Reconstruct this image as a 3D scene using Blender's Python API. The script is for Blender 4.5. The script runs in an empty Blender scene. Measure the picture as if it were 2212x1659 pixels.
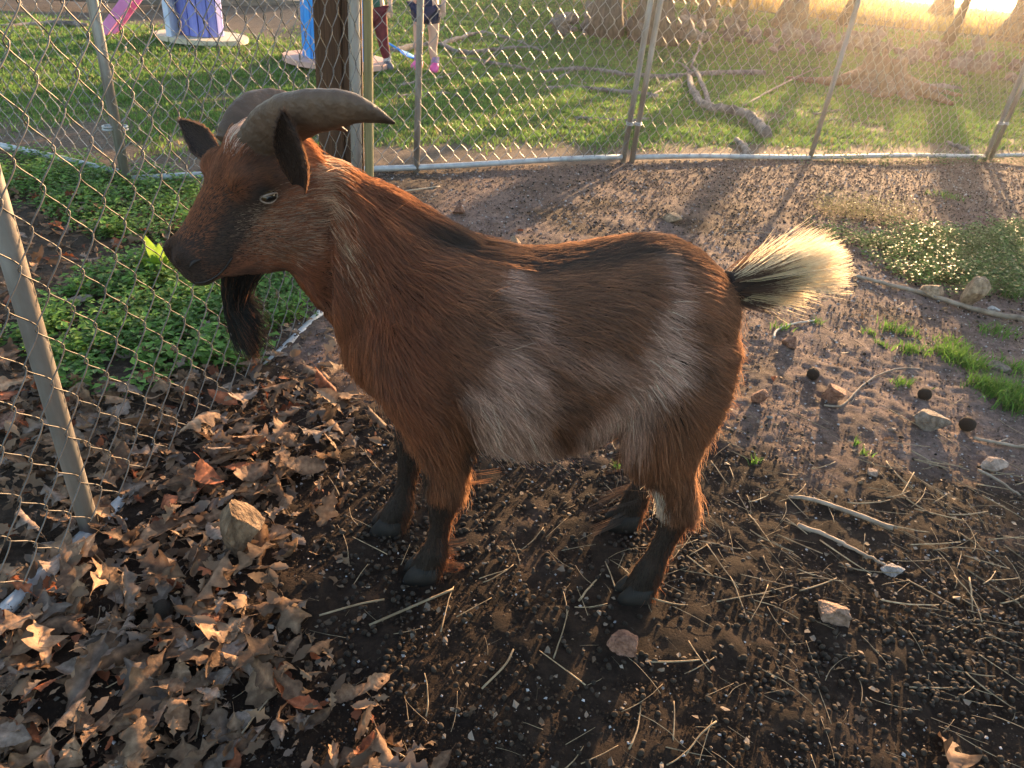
import bpy, bmesh, math, random
import numpy as np
from mathutils import Vector, Matrix, noise as mnoise

# ------------------------------------------------------------------ camera, sky, sun, exposure
sc = bpy.context.scene
CAM_H = 1.10; PITCH = math.radians(31.2); ROLL = math.radians(6.3); FOC = 1534.0   # FOC in 1/2212 of the frame width
FW = np.array([0, math.cos(PITCH), -math.sin(PITCH)]); UP0 = np.array([0, math.sin(PITCH), math.cos(PITCH)]); RT0 = np.array([1., 0, 0])
IR = math.cos(ROLL)*RT0 + math.sin(ROLL)*UP0; IU = math.cos(ROLL)*UP0 - math.sin(ROLL)*RT0
CAMP = np.array([0, 0, CAM_H])
cd = bpy.data.cameras.new('camera'); cam = bpy.data.objects.new('camera', cd); sc.collection.objects.link(cam)
cd.sensor_width = 36; cd.lens = 36*FOC/2212; cd.clip_start = 0.02; cd.clip_end = 3000
cam.matrix_world = Matrix(((IR[0], IU[0], -FW[0], 0), (IR[1], IU[1], -FW[1], 0), (IR[2], IU[2], -FW[2], CAM_H), (0, 0, 0, 1)))
cd.dof.use_dof = True; cd.dof.focus_distance = 1.22; cd.dof.aperture_fstop = 15.0
sc.camera = cam

SUN_AZ = math.radians(23.0); SUN_EL = math.radians(9.0)      # azimuth measured from +Y towards +X
SUN_DIR = np.array([math.sin(SUN_AZ)*math.cos(SUN_EL), math.cos(SUN_AZ)*math.cos(SUN_EL), math.sin(SUN_EL)])
world = bpy.data.worlds.new('World'); sc.world = world; world.use_nodes = True
wn = world.node_tree.nodes; bg = wn['Background']
sky = wn.new('ShaderNodeTexSky'); sky.sky_type = 'NISHITA'; sky.sun_disc = False
sky.sun_elevation = SUN_EL; sky.sun_rotation = SUN_AZ; sky.air_density = 1.0; sky.dust_density = 1.5; sky.ozone_density = 1.0
world.node_tree.links.new(sky.outputs[0], bg.inputs[0]); bg.inputs[1].default_value = 0.15
ld = bpy.data.lights.new('sun', 'SUN'); ld.energy = 5.0; ld.angle = math.radians(0.6); ld.color = (1.0, 0.61, 0.30)
sun = bpy.data.objects.new('sun', ld); sc.collection.objects.link(sun)
sun.rotation_euler = Vector(SUN_DIR).to_track_quat('Z', 'Y').to_euler()
vs = sc.view_settings; vs.view_transform = 'Standard'; vs.look = 'None'; vs.gamma = 1.0; vs.use_curve_mapping = False
vs.exposure = 2.4
sc.cycles.max_bounces = 10; sc.cycles.diffuse_bounces = 3; sc.cycles.glossy_bounces = 4; sc.cycles.transmission_bounces = 8
sc.cycles.transparent_max_bounces = 8; sc.cycles.volume_bounces = 0; sc.cycles.caustics_reflective = False; sc.cycles.caustics_refractive = False
sc.cycles.sample_clamp_indirect = 5.0
sc.cycles.use_denoising = True; sc.cycles.denoiser = 'OPENIMAGEDENOISE'; sc.cycles.denoising_input_passes = 'RGB_ALBEDO_NORMAL'; sc.cycles.denoising_prefilter = 'ACCURATE'; sc.cycles.use_adaptive_sampling = False

# ------------------------------------------------------------------ helpers
rng = np.random.default_rng(7); random.seed(7)
COL = sc.collection
def sstep(a, b, x):
    t = np.clip((np.asarray(x, float)-a)/(b-a), 0, 1); return t*t*(3-2*t)
def vnoise(p, scale, seed=0):
    """cheap smooth value noise for arrays of points (n, k)"""
    q = np.asarray(p, float)*scale + seed*17.31
    i = np.floor(q).astype(np.int64); f = q-i; f = f*f*(3-2*f)
    k = q.shape[1]; out = np.zeros(len(q))
    for c in range(2**k):
        w = np.ones(len(q)); h = np.full(len(q), seed*7919+1013, np.int64)
        for d in range(k):
            b = (c >> d) & 1
            w = w*(f[:, d] if b else 1-f[:, d])
            h = (h*1103515245 + (i[:, d]+b)*((374761393, 668265263, 2147483647)[d])) & 0x7fffffff
        h = ((h ^ (h >> 13))*1274126177) & 0x7fffffff
        out += w*((h ^ (h >> 16)) & 0xffff)/65535.0
    return out
def fbm(p, scale, seed=0, octs=3):
    a = 0; s = 0; w = 1
    for o in range(octs):
        a = a + w*vnoise(p, scale*2**o, seed+o*3); s += w; w *= 0.5
    return a/s
def ray(x, y): return FW*FOC + IR*(x-1106) + IU*(830-y)
def terrain(x, y):
    """gentle undulation; the meadow rises to a bank with a rubble wall about 10 m off"""
    x = np.asarray(x, float); y = np.asarray(y, float)
    p = np.stack([x.ravel(), y.ravel()], 1)
    far = sstep(4.5, 8, y)
    z = 0.62*sstep(8.5, 15.0, y) + far*0.06*(fbm(p, 0.5, 3).reshape(x.shape)-0.5)*2
    z = z + 0.018*(fbm(p, 1.3, 5).reshape(x.shape)-0.5)*2
    return z
def at(x, y):
    """the ground point that shows at a spot of the photograph (2212 wide)"""
    d = ray(x, y); d = d/np.linalg.norm(d); lo = 0.4; hi = 140.0
    for _ in range(3):
        t = np.geomspace(lo, hi, 160); P = CAMP+d*t[:, None]; h = P[:, 2]-terrain(P[:, 0], P[:, 1])
        k = int(np.argmax(h < 0)) if (h < 0).any() else len(t)-1
        lo, hi = t[max(k-1, 0)], t[k]
    return CAMP+d*hi
def proj(p):
    q = np.asarray(p, float)-CAMP; k = FOC/np.maximum(q@FW, 1e-6)
    return 1106+(q@IR)*k, 830-(q@IU)*k
def mesh_np(name, V, F, smooth=False):
    """F: (n,3) or (n,4) int array, or list of faces"""
    me = bpy.data.meshes.new(name)
    if isinstance(F, np.ndarray):
        k = F.shape[1]; me.vertices.add(len(V)); me.vertices.foreach_set('co', np.asarray(V, np.float32).ravel())
        me.loops.add(F.size); me.loops.foreach_set('vertex_index', F.astype(np.int32).ravel())
        me.polygons.add(len(F)); me.polygons.foreach_set('loop_start', np.arange(0, F.size, k, dtype=np.int32))
        me.polygons.foreach_set('use_smooth', np.full(len(F), smooth))
        me.update(calc_edges=True); me.validate()
    else:
        me.from_pydata([tuple(v) for v in V], [], [tuple(f) for f in F]); 
        if smooth: me.polygons.foreach_set('use_smooth', [True]*len(me.polygons))
        me.update()
    return me
def link(name, me, mat=None, parent=None, loc=None, rot=None, scale=None):
    o = bpy.data.objects.new(name, me); COL.objects.link(o)
    if mat is not None and me is not None and len(me.materials) == 0: me.materials.append(mat)
    if parent is not None: o.parent = parent
    if loc is not None: o.location = [float(v) for v in loc]
    if rot is not None: o.rotation_euler = [float(v) for v in rot]
    if scale is not None: o.scale = (scale,)*3 if np.isscalar(scale) else scale
    return o
def tag(o, label, cat, group=None, kind=None):
    if label: o['label'] = label
    if cat: o['category'] = cat
    if group: o['group'] = group
    if kind: o['kind'] = kind
    return o
def empty(name, loc=(0, 0, 0), rotz=0.0):
    o = bpy.data.objects.new(name, None); COL.objects.link(o); o.location = [float(v) for v in loc]; o.rotation_euler = (0, 0, rotz); o.empty_display_size = 0.05
    return o
def frames(P):
    """parallel-transport frames along a polyline"""
    P = np.asarray(P, float); T = np.gradient(P, axis=0); T /= np.linalg.norm(T, axis=1)[:, None]+1e-12
    a = np.array([0, 0, 1.]) if abs(T[0][2]) < 0.9 else np.array([1., 0, 0])
    N = np.zeros_like(P); n = np.cross(T[0], a); n /= np.linalg.norm(n); N[0] = n
    for i in range(1, len(P)):
        n = N[i-1]-T[i]*(N[i-1]@T[i]); N[i] = n/(np.linalg.norm(n)+1e-12)
    return T, N, np.cross(T, N)
def tube(P, R, k=8, cap=True, wob=None):
    """vertices and quads of a tube along P with radii R"""
    P = np.asarray(P, float); R = np.broadcast_to(np.asarray(R, float), (len(P),))
    T, N, B = frames(P); a = np.arange(k)*2*math.pi/k
    ring = np.cos(a)[None, :, None]*N[:, None, :]+np.sin(a)[None, :, None]*B[:, None, :]
    rr = R[:, None]*np.ones((1, k))
    if wob is not None: rr = rr*wob(len(P), k)
    V = (P[:, None, :]+ring*rr[:, :, None]).reshape(-1, 3)
    i = np.arange(len(P)-1)[:, None]*k; j = np.arange(k)[None, :]; j2 = (j+1) % k
    Fq = np.stack([i+j, i+j2, i+k+j2, i+k+j], -1).reshape(-1, 4)
    F = [tuple(f) for f in Fq]
    if cap: F += [tuple(range(k))[::-1], tuple((len(P)-1)*k+np.arange(k))]
    return V, F
class MB:
    def __init__(s): s.V = []; s.F = []; s.n = 0
    def add(s, V, F):
        s.V.append(np.asarray(V, float)); s.F += [tuple(int(i)+s.n for i in f) for f in F]; s.n += len(V); return s
    def tube(s, P, R, k=8, cap=True, wob=None): return s.add(*tube(P, R, k, cap, wob))
    def mesh(s, name, smooth=False): return mesh_np(name, np.concatenate(s.V), s.F, smooth)
def box_vf(sx, sy, sz, c=(0, 0, 0), bev=0.0):
    """box with chamfered vertical and horizontal edges"""
    bm = bmesh.new(); bmesh.ops.create_cube(bm, size=1.0)
    for v in bm.verts: v.co = Vector((v.co.x*sx, v.co.y*sy, v.co.z*sz))
    if bev: bmesh.ops.bevel(bm, geom=bm.edges[:], offset=bev, segments=1, affect='EDGES')
    V = [tuple(v.co+Vector(c)) for v in bm.verts]; bm.verts.index_update(); F = [tuple(v.index for v in f.verts) for f in bm.faces]; bm.free()
    return np.array(V), F
def rotm(rx, ry, rz):
    from mathutils import Euler
    return np.array(Euler((rx, ry, rz)).to_matrix())
def spline(P, n):
    """Catmull-Rom through the points"""
    P = np.asarray(P, float); Q = np.vstack([2*P[0]-P[1], P, 2*P[-1]-P[-2]]); m = len(P)-1
    t = np.linspace(0, m, n); i = np.minimum(t.astype(int), m-1); f = (t-i)[:, None]
    a, b, c, d = Q[i], Q[i+1], Q[i+2], Q[i+3]
    return 0.5*((2*b)+(-a+c)*f+(2*a-5*b+4*c-d)*f**2+(-a+3*b-3*c+d)*f**3)

# ------------------------------------------------------------------ materials
def nt(name):
    m = bpy.data.materials.new(name); m.use_nodes = True; t = m.node_tree
    return m, t, t.nodes, t.links, t.nodes['Principled BSDF']
def ramp(nodes, stops):
    r = nodes.new('ShaderNodeValToRGB'); e = r.color_ramp.elements
    while len(e) < len(stops): e.new(0.5)
    for el, (p, c) in zip(e, stops): el.position = p; el.color = (*c, 1)
    return r
def mat(name, c1, c2, scale=8.0, rough=0.8, bump=0.0, bscale=None, detail=5.0, stretch=None, rand=0.0, spec=0.3, metallic=0.0, transl=0.0, c3=None, p1=0.35, p2=0.65, vein=False):
    """two or three colour noise material in object coordinates, with relief and per-object variation"""
    m, t, N, L, b = nt(name)
    tc = N.new('ShaderNodeTexCoord'); mp = N.new('ShaderNodeMapping'); L.new(tc.outputs['Object'], mp.inputs[0])
    if stretch: mp.inputs['Scale'].default_value = stretch
    nz = N.new('ShaderNodeTexNoise'); nz.inputs['Scale'].default_value = scale; nz.inputs['Detail'].default_value = detail; nz.inputs['Roughness'].default_value = 0.62
    L.new(mp.outputs[0], nz.inputs['Vector'])
    st = [(p1, c1), (p2, c2)] + ([(min(p2+0.15, 1), c3)] if c3 else [])
    r = ramp(N, st); L.new(nz.outputs['Fac'], r.inputs[0]); out = r.outputs[0]
    if rand:
        oi = N.new('ShaderNodeObjectInfo'); hsv = N.new('ShaderNodeHueSaturation'); mr = N.new('ShaderNodeMapRange')
        mr.inputs['To Min'].default_value = 1-rand; mr.inputs['To Max'].default_value = 1+rand
        L.new(oi.outputs['Random'], mr.inputs['Value']); L.new(mr.outputs[0], hsv.inputs['Value']); L.new(out, hsv.inputs['Color']); out = hsv.outputs[0]
        ad = N.new('ShaderNodeVectorMath'); ad.operation = 'ADD'; L.new(mp.outputs[0], ad.inputs[0]); L.new(oi.outputs['Random'], ad.inputs[1]); L.new(ad.outputs[0], nz.inputs['Vector'])
    if vein:
        va = N.new('ShaderNodeAttribute'); va.attribute_name = 'Col'; vm = N.new('ShaderNodeMix'); vm.data_type = 'RGBA'; vm.blend_type = 'MULTIPLY'; vm.inputs['Factor'].default_value = 1.0; L.new(out, vm.inputs[6]); L.new(va.outputs['Color'], vm.inputs[7]); out = vm.outputs[2]
    L.new(out, b.inputs['Base Color']); b.inputs['Roughness'].default_value = rough; b.inputs['Specular IOR Level'].default_value = spec; b.inputs['Metallic'].default_value = metallic
    if bump:
        n2 = N.new('ShaderNodeTexNoise'); n2.inputs['Scale'].default_value = bscale or scale*3; n2.inputs['Detail'].default_value = 6; L.new(mp.outputs[0], n2.inputs['Vector'])
        bp = N.new('ShaderNodeBump'); bp.inputs['Strength'].default_value = min(bump, 1); bp.inputs['Distance'].default_value = 0.01*max(bump, 0.3); L.new(n2.outputs['Fac'], bp.inputs['Height']); L.new(bp.outputs[0], b.inputs['Normal'])
    if transl:
        tr = N.new('ShaderNodeBsdfTranslucent'); L.new(out, tr.inputs[0]); mx = N.new('ShaderNodeMixShader'); mx.inputs[0].default_value = transl
        L.new(b.outputs[0], mx.inputs[1]); L.new(tr.outputs[0], mx.inputs[2]); L.new(mx.outputs[0], N['Material Output'].inputs[0])
    return m
def attr_mat(name, rough=0.7, transl=0.0, spec=0.25, bump=0.0, bscale=60):
    """colour from a stored per-face/point colour attribute 'Col' (each leaf's or blade's own colour)"""
    m, t, N, L, b = nt(name); a = N.new('ShaderNodeAttribute'); a.attribute_name = 'Col'
    L.new(a.outputs['Color'], b.inputs['Base Color']); b.inputs['Roughness'].default_value = rough; b.inputs['Specular IOR Level'].default_value = spec
    if bump:
        tc = N.new('ShaderNodeTexCoord'); n2 = N.new('ShaderNodeTexNoise'); n2.inputs['Scale'].default_value = bscale; n2.inputs['Detail'].default_value = 7; L.new(tc.outputs['Object'], n2.inputs['Vector'])
        bp = N.new('ShaderNodeBump'); bp.inputs['Strength'].default_value = bump; bp.inputs['Distance'].default_value = 0.004; L.new(n2.outputs['Fac'], bp.inputs['Height']); L.new(bp.outputs[0], b.inputs['Normal'])
    if transl:
        tr = N.new('ShaderNodeBsdfTranslucent'); L.new(a.outputs['Color'], tr.inputs[0]); mx = N.new('ShaderNodeMixShader'); mx.inputs[0].default_value = transl
        L.new(b.outputs[0], mx.inputs[1]); L.new(tr.outputs[0], mx.inputs[2]); L.new(mx.outputs[0], N['Material Output'].inputs[0])
    return m
def set_col(me, C):
    """per-vertex own colour"""
    a = me.attributes.new('Col', 'FLOAT_COLOR', 'POINT'); c = np.ones((len(me.vertices), 4), np.float32); c[:, :3] = C; a.data.foreach_set('color', c.ravel())

# ------------------------------------------------------------------ ground
# where the pen ends: near fence line and back fence line (x, y)
FN0 = np.array([-0.818, 1.048]); FND = np.array([0.164, 1.0])/np.hypot(0.164, 1.0)          # near fence, from the camera's left to the pipe post
POST_P = np.array([-0.577, 2.480])
BK = [np.array(p) for p in ((-4.55, 4.05), (-1.94, 3.29), (0.59, 4.766), (3.72, 6.231), (6.60, 7.62))]   # back fence corners
def back_y(x):
    return np.interp(x, [-40]+[b[0] for b in BK]+[40], [14]+[b[1] for b in BK]+[23.5])
def pen_mask(x, y):
    """1 inside the goat pen (bare dirt), 0 outside"""
    return sstep(0.25, -0.1, y-back_y(x))
def grass_amount(x, y):
    """how much lawn grows at a spot, 0..1"""
    x = np.asarray(x, float); y = np.asarray(y, float); p = np.stack([x.ravel(), y.ravel()], 1)
    n = fbm(p, 0.9, 11).reshape(x.shape); n2 = fbm(p, 2.7, 12).reshape(x.shape)
    lawn = sstep(0.28, 0.85, y-back_y(x)+0.7*(n2-0.5))*sstep(0.22, 0.46, n+0.16*(n2-0.5)+0.10*sstep(-3, 1, x))
    far = sstep(15.5, 13.5, y-0.12*x+1.5*(n-0.5))
    bald = sstep(-2.0, -3.4, x)*sstep(7.6, 9.0, y)
    return lawn*far*(1-bald)
def clover_amount(x, y):
    """right-hand green patch in the pen"""
    x = np.asarray(x, float); y = np.asarray(y, float); p = np.stack([x.ravel(), y.ravel()], 1)
    n = fbm(p, 3.0, 21).reshape(x.shape)
    a = sstep(1.15, 0.7, np.hypot((x-2.75)/1.10, (y-3.55)/0.62)+0.8*(n-0.5))
    return a
def build_ground():
    # one sheet: fine near the camera, coarse towards the horizon
    def axis(segs):
        a = []
        for lo, hi, st in segs: a += list(np.arange(lo, hi, st))
        return np.array(a+[segs[-1][1]])
    xs = axis([(-900, -100, 100), (-100, -20, 10), (-20, -6, 0.8), (-6, -1.6, 0.11), (-1.6, 1.8, 0.0125), (1.8, 6, 0.1), (6, 20, 0.8), (20, 100, 10), (100, 900, 100)])
    ys = axis([(-300, -20, 40), (-20, -1, 1.0), (-1, 0.45, 0.15), (0.45, 2.3, 0.0125), (2.3, 4.5, 0.04), (4.5, 10, 0.14), (10, 20, 0.6), (20, 100, 8), (100, 1300, 100)])
    X, Y = np.meshgrid(xs, ys); Z = terrain(X, Y); p = np.stack([X.ravel(), Y.ravel()], 1)
    near = sstep(5.0, 3.4, Y)*sstep(-3, -2, X)*sstep(4, 3, X)
    rough = (fbm(p, 9, 31)-0.5)*0.016 + (fbm(p, 34, 32, 3)-0.5)*0.016
    Z = Z + near*rough.reshape(X.shape)
    nx = len(xs); i = (np.arange(len(ys)-1)[:, None]*nx+np.arange(nx-1)[None, :]).ravel()
    F = np.stack([i, i+1, i+nx+1, i+nx], 1)
    me = mesh_np('ground', np.stack([X.ravel(), Y.ravel(), Z.ravel()], 1), F, True)
    # own colours of the soil: moist dark loam, dry pale dirt, leaf-mould, turf soil, straw field
    x, y = X.ravel(), Y.ravel(); n1 = fbm(p, 1.6, 41); n2 = fbm(p, 6.0, 42); n3 = fbm(p, 26, 43, 2)
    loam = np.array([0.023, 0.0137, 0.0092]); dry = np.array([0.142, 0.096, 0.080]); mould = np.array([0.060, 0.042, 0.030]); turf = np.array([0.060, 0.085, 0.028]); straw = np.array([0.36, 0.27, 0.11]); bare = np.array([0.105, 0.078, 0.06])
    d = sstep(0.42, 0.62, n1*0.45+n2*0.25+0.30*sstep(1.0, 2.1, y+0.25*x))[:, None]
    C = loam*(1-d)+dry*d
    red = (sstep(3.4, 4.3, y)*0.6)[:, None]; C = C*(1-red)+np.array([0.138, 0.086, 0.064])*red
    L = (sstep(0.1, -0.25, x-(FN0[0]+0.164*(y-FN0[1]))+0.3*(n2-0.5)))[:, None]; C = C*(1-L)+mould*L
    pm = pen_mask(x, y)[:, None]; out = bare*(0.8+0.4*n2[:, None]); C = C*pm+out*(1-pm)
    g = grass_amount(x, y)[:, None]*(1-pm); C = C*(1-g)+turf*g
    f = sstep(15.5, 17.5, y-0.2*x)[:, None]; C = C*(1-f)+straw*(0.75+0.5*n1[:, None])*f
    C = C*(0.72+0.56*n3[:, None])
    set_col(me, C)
    m, t, N, Lk, b = nt('soil'); a = N.new('ShaderNodeAttribute'); a.attribute_name = 'Col'
    tc = N.new('ShaderNodeTexCoord'); nz = N.new('ShaderNodeTexNoise'); nz.inputs['Scale'].default_value = 55; nz.inputs['Detail'].default_value = 8; nz.inputs['Roughness'].default_value = 0.7
    Lk.new(tc.outputs['Object'], nz.inputs['Vector']); r = ramp(N, [(0.32, (0.45, 0.42, 0.40)), (0.55, (1, 1, 1)), (0.75, (1.7, 1.65, 1.6))]); Lk.new(nz.outputs['Fac'], r.inputs[0])
    mx = N.new('ShaderNodeMix'); mx.data_type = 'RGBA'; mx.blend_type = 'MULTIPLY'; mx.inputs['Factor'].default_value = 1.0
    Lk.new(a.outputs['Color'], mx.inputs[6]); Lk.new(r.outputs[0], mx.inputs[7]); Lk.new(mx.outputs[2], b.inputs['Base Color'])
    n2n = N.new('ShaderNodeTexNoise'); n2n.inputs['Scale'].default_value = 140; n2n.inputs['Detail'].default_value = 8; n2n.inputs['Roughness'].default_value = 0.75; Lk.new(tc.outputs['Object'], n2n.inputs['Vector'])
    bp = N.new('ShaderNodeBump'); bp.inputs['Strength'].default_value = 0.8; bp.inputs['Distance'].default_value = 0.006; Lk.new(n2n.outputs['Fac'], bp.inputs['Height']); Lk.new(bp.outputs[0], b.inputs['Normal'])
    b.inputs['Roughness'].default_value = 0.95; b.inputs['Specular IOR Level'].default_value = 0.15
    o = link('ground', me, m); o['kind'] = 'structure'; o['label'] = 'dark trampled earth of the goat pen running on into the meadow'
    return o
ground = build_ground()
def gz(x, y):
    return float(terrain(np.array([x]), np.array([y]))[0])

# ------------------------------------------------------------------ chain-link panels
M_galv = mat('galvanised_pipe', (0.20, 0.165, 0.14), (0.34, 0.32, 0.30), 14, 0.48, 0.15, 60, metallic=0.45, c3=(0.24, 0.13, 0.07), spec=0.5, stretch=(1, 1, 0.25))
M_wire = mat('galvanised_wire', (0.068, 0.058, 0.051), (0.14, 0.124, 0.112), 30, 0.5, metallic=0.3, spec=0.5, c3=(0.26, 0.15, 0.09))
M_rail = mat('zinc_rail', (0.28, 0.28, 0.29), (0.44, 0.45, 0.46), 18, 0.5, 0.1, metallic=0.25, spec=0.4, c3=(0.3, 0.24, 0.19))
DW, DH, PH = 0.0425, 0.109, 1.80       # diamond width and height, panel height
_wire_cache = {}
M_wireb = mat('grey_wire', (0.17, 0.155, 0.15), (0.29, 0.275, 0.27), 30, 0.45, metallic=0.4, spec=0.5)
def wire_mesh(z0, z1, flip, k, seg, far=True):
    key = (round(z0, 3), round(z1, 3), flip, k, seg, far)
    if key in _wire_cache: return _wire_cache[key]
    P = []; n = int(round((z1-z0)/(DH/2))); half = DW/2+0.0034
    for i in range(n):
        s0 = 1 if (i+flip) % 2 else -1
        for j in range(seg):
            t = j/seg; e = t + 0.055*math.sin(2*math.pi*t)*-1      # legs stay straight, bends are tight hooks
            q = 0.45*t+0.55*(t*t*(3-2*t)); x = s0*half*(1-2*q)
            y = 0.0034*s0*math.sin(math.pi*t)**0.6
            P.append((x, y, z0+(i+t)*DH/2))
    P.append((P[-1][0], 0, z1))
    me = MB().tube(P, 0.0017 if far else 0.00128, k, True).mesh('wire', True); me.materials.append(M_wireb if far else M_wire)
    _wire_cache[key] = me; return me
def panel(A, B, label, mids=(), s_from=0.0, s_to=None, zbase=0.0, wire_z0=0.05, k=5, seg=5, group=None, rail_r=0.0165, end_posts=(True, True), post_r=0.0175, top=1.85, rail_drop=0.0, far=True):
    A = np.asarray(A, float); B = np.asarray(B, float); d = B-A; L = np.hypot(*d); u = d/L
    o = empty('chain_link_panel', (A[0], A[1], zbase), math.atan2(u[1], u[0]))
    tag(o, label, 'fence panel', group)
    def pipe(name, P, r, kk=14, m=M_galv):
        return link(name, MB().tube(P, r, kk).mesh(name, True), m, o)
    ends = [x for x, f in ((0.0, end_posts[0]), (L, end_posts[1])) if f]
    for x in ends+[m_*L for m_ in mids]:
        pipe('post', [(x, 0, -0.04), (x, 0, 0.6), (x, 0, 1.2), (x, 0, top)], post_r)
    n = 14; xs = np.linspace(0.02, L-0.02, n)
    zz = 0.030-rail_drop+0.006*np.sin(xs*3.1)
    pipe('bottom_rail', np.stack([xs, 0*xs, zz], 1), rail_r, 12, M_rail)
    pipe('top_rail', np.stack([xs, 0*xs, 0*xs+top-0.02], 1), rail_r, 12, M_rail)
    s_to = L if s_to is None else s_to
    i = 0; s = s_from+DW/2
    while s < s_to-0.01:
        w = link('wire', wire_mesh(wire_z0, wire_z0+DH*16, i % 2, k, seg, far), None, o, (s, -0.021 if top > 0 else 0, random.uniform(-0.003, 0.003)), (0, random.uniform(-0.004, 0.004), 0))
        s += DW; i += 1
    return o, u, L
pA = FN0-FND*0.95; PP = FN0+FND*1.435+np.array([-0.032, 0.0])
near_panel, nu, nL = panel(pA, PP, 'chain-link panel beside the goat, clover growing close behind it', mids=(0.95/2.385,), zbase=0.0, wire_z0=0.045, k=6, seg=9, rail_r=0.016, end_posts=(False, True), post_r=0.0185, rail_drop=0.031, far=False)
panel(BK[1], BK[0], 'chain-link panel turning the pen corner behind the leafy clover', zbase=0.0, group=None, end_posts=(True, True))
panel(BK[1]+np.array([0.055, -0.075]), BK[2]-np.array([0.03, 0.018]), 'chain-link panel behind the square wooden post, one slim post midway', mids=(0.50,))
panel(BK[2]+np.array([0.03, 0.012]), BK[3]-np.array([0.03, 0.015]), 'chain-link panel in front of the curved grey fallen limb', mids=(0.445,))
panel(BK[3]+np.array([0.035, 0.02]), BK[4], 'chain-link panel past the clamped post pair with weeds at its foot', s_to=1.5)
def clamp(c, u, z, label):
    mb = MB(); a = np.linspace(0, 2*math.pi, 17)
    for s in (-1, 1):
        P = np.stack([np.cos(a)*0.021*u[0]+s*0.03*u[0]-np.sin(a)*0.021*u[1], np.cos(a)*0.021*u[1]+s*0.03*u[1]+np.sin(a)*0.021*u[0], 0*a], 1)
        for dz in (-0.006, 0.006): mb.tube(P+np.array([0, 0, dz]), 0.0045, 6)
    mb.tube([(-u[1]*-0.03, u[0]*-0.03, 0), (-u[1]*0.03, u[0]*0.03, 0)], 0.004, 6)
    tag(link('pipe_clamp', mb.mesh('pipe_clamp', True), M_rail, None, (c[0], c[1], z)), label, 'clamp', 'clamps joining the fence panels')
for b, u, lb in ((BK[2], (BK[3]-BK[2]), 'steel clamp joining the post pair beside the curved fallen limb'), (BK[3], (BK[4]-BK[3]), 'steel clamp joining the post pair with weeds at its foot'), (BK[1], (BK[2]-BK[1]), 'steel clamp joining the corner posts behind the clover')):
    clamp(b, u/np.hypot(*u), 0.24+(0.05 if b is BK[3] else 0), lb)

# square wooden post behind the pipe post: four boards' worth of weathered timber
M_wood = mat('brown_timber', (0.036, 0.017, 0.009), (0.092, 0.045, 0.023), 7, 0.85, 0.6, 26, stretch=(6, 6, 0.35), c3=(0.19, 0.12, 0.07))
M_woodlit = mat('lit_edge_timber', (0.16, 0.13, 0.06), (0.30, 0.25, 0.12), 7, 0.9, 0.5, 26, stretch=(5, 5, 0.35), c3=(0.17, 0.19, 0.06))  # greenish timber, painted lighter to show the post's sunlit right edge
wp = empty('timber_post', (-0.672, 2.60, 0), math.radians(9)); tag(wp, 'thick brown square timber post wrapped by the chain-link mesh', 'post')
for nm, sx, sy, cx, cy, m in (('board', 0.088, 0.045, -0.060, -0.05, M_wood), ('board', 0.042, 0.05, 0.004, -0.042, M_wood), ('board', 0.150, 0.06, -0.03, 0.012, M_wood), ('board', 0.030, 0.075, 0.066, -0.010, M_woodlit)):
    V, F = box_vf(sx-0.003, sy, 2.4, (cx, cy, 1.15), 0.004)
    link(nm, mesh_np(nm, V, F), m, wp)

# ------------------------------------------------------------------ trees at the meadow's edge
M_bark = mat('grey_bark', (0.050, 0.038, 0.030), (0.135, 0.105, 0.085), 9, 0.95, 1.0, 20, stretch=(3, 3, 0.6), rand=0.12)
M_bark2 = mat('dark_bark', (0.035, 0.024, 0.017), (0.095, 0.066, 0.046), 9, 0.95, 1.0, 20, stretch=(3, 3, 0.6), rand=0.12)
def bark_wob(seed, amp=0.14, ridges=9):
    r = np.random.default_rng(seed)
    def f(n, k):
        a = np.arange(k)*2*math.pi/k; w = np.ones((n, k)); ph = r.uniform(0, 6, 4)
        z = np.linspace(0, 1, n)[:, None]
        return w+amp*0.5*np.sin(3*a[None]+ph[0]+3*z)+amp*0.35*np.sin(ridges*a[None]+ph[1]+5*z)+amp*0.25*r.normal(size=(n, k))
    return f
def grow(mb, p, d, r, L, depth, rs, k=6):
    n = max(4, int(L/0.35)); P = [np.array(p)]; d = np.array(d)/np.linalg.norm(d); dd = d.copy()
    for i in range(n):
        dd = dd+rs.normal(size=3)*0.16+np.array([0, 0, 0.05]); dd /= np.linalg.norm(dd); P.append(P[-1]+dd*L/n)
    P = np.array(P); R = r*np.linspace(1, 0.35, len(P)); mb.tube(P, R, k)
    if depth > 0:
        for _ in range(3 if depth > 1 else 4):
            i = rs.integers(max(1, n//3), n+1); e = dd*0.4+rs.normal(size=3)*0.8; e[2] = abs(e[2])*0.7+0.1
            grow(mb, P[i], e, R[i]*0.6, L*rs.uniform(0.45, 0.75), depth-1, rs, 5 if depth > 1 else 4)
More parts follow.
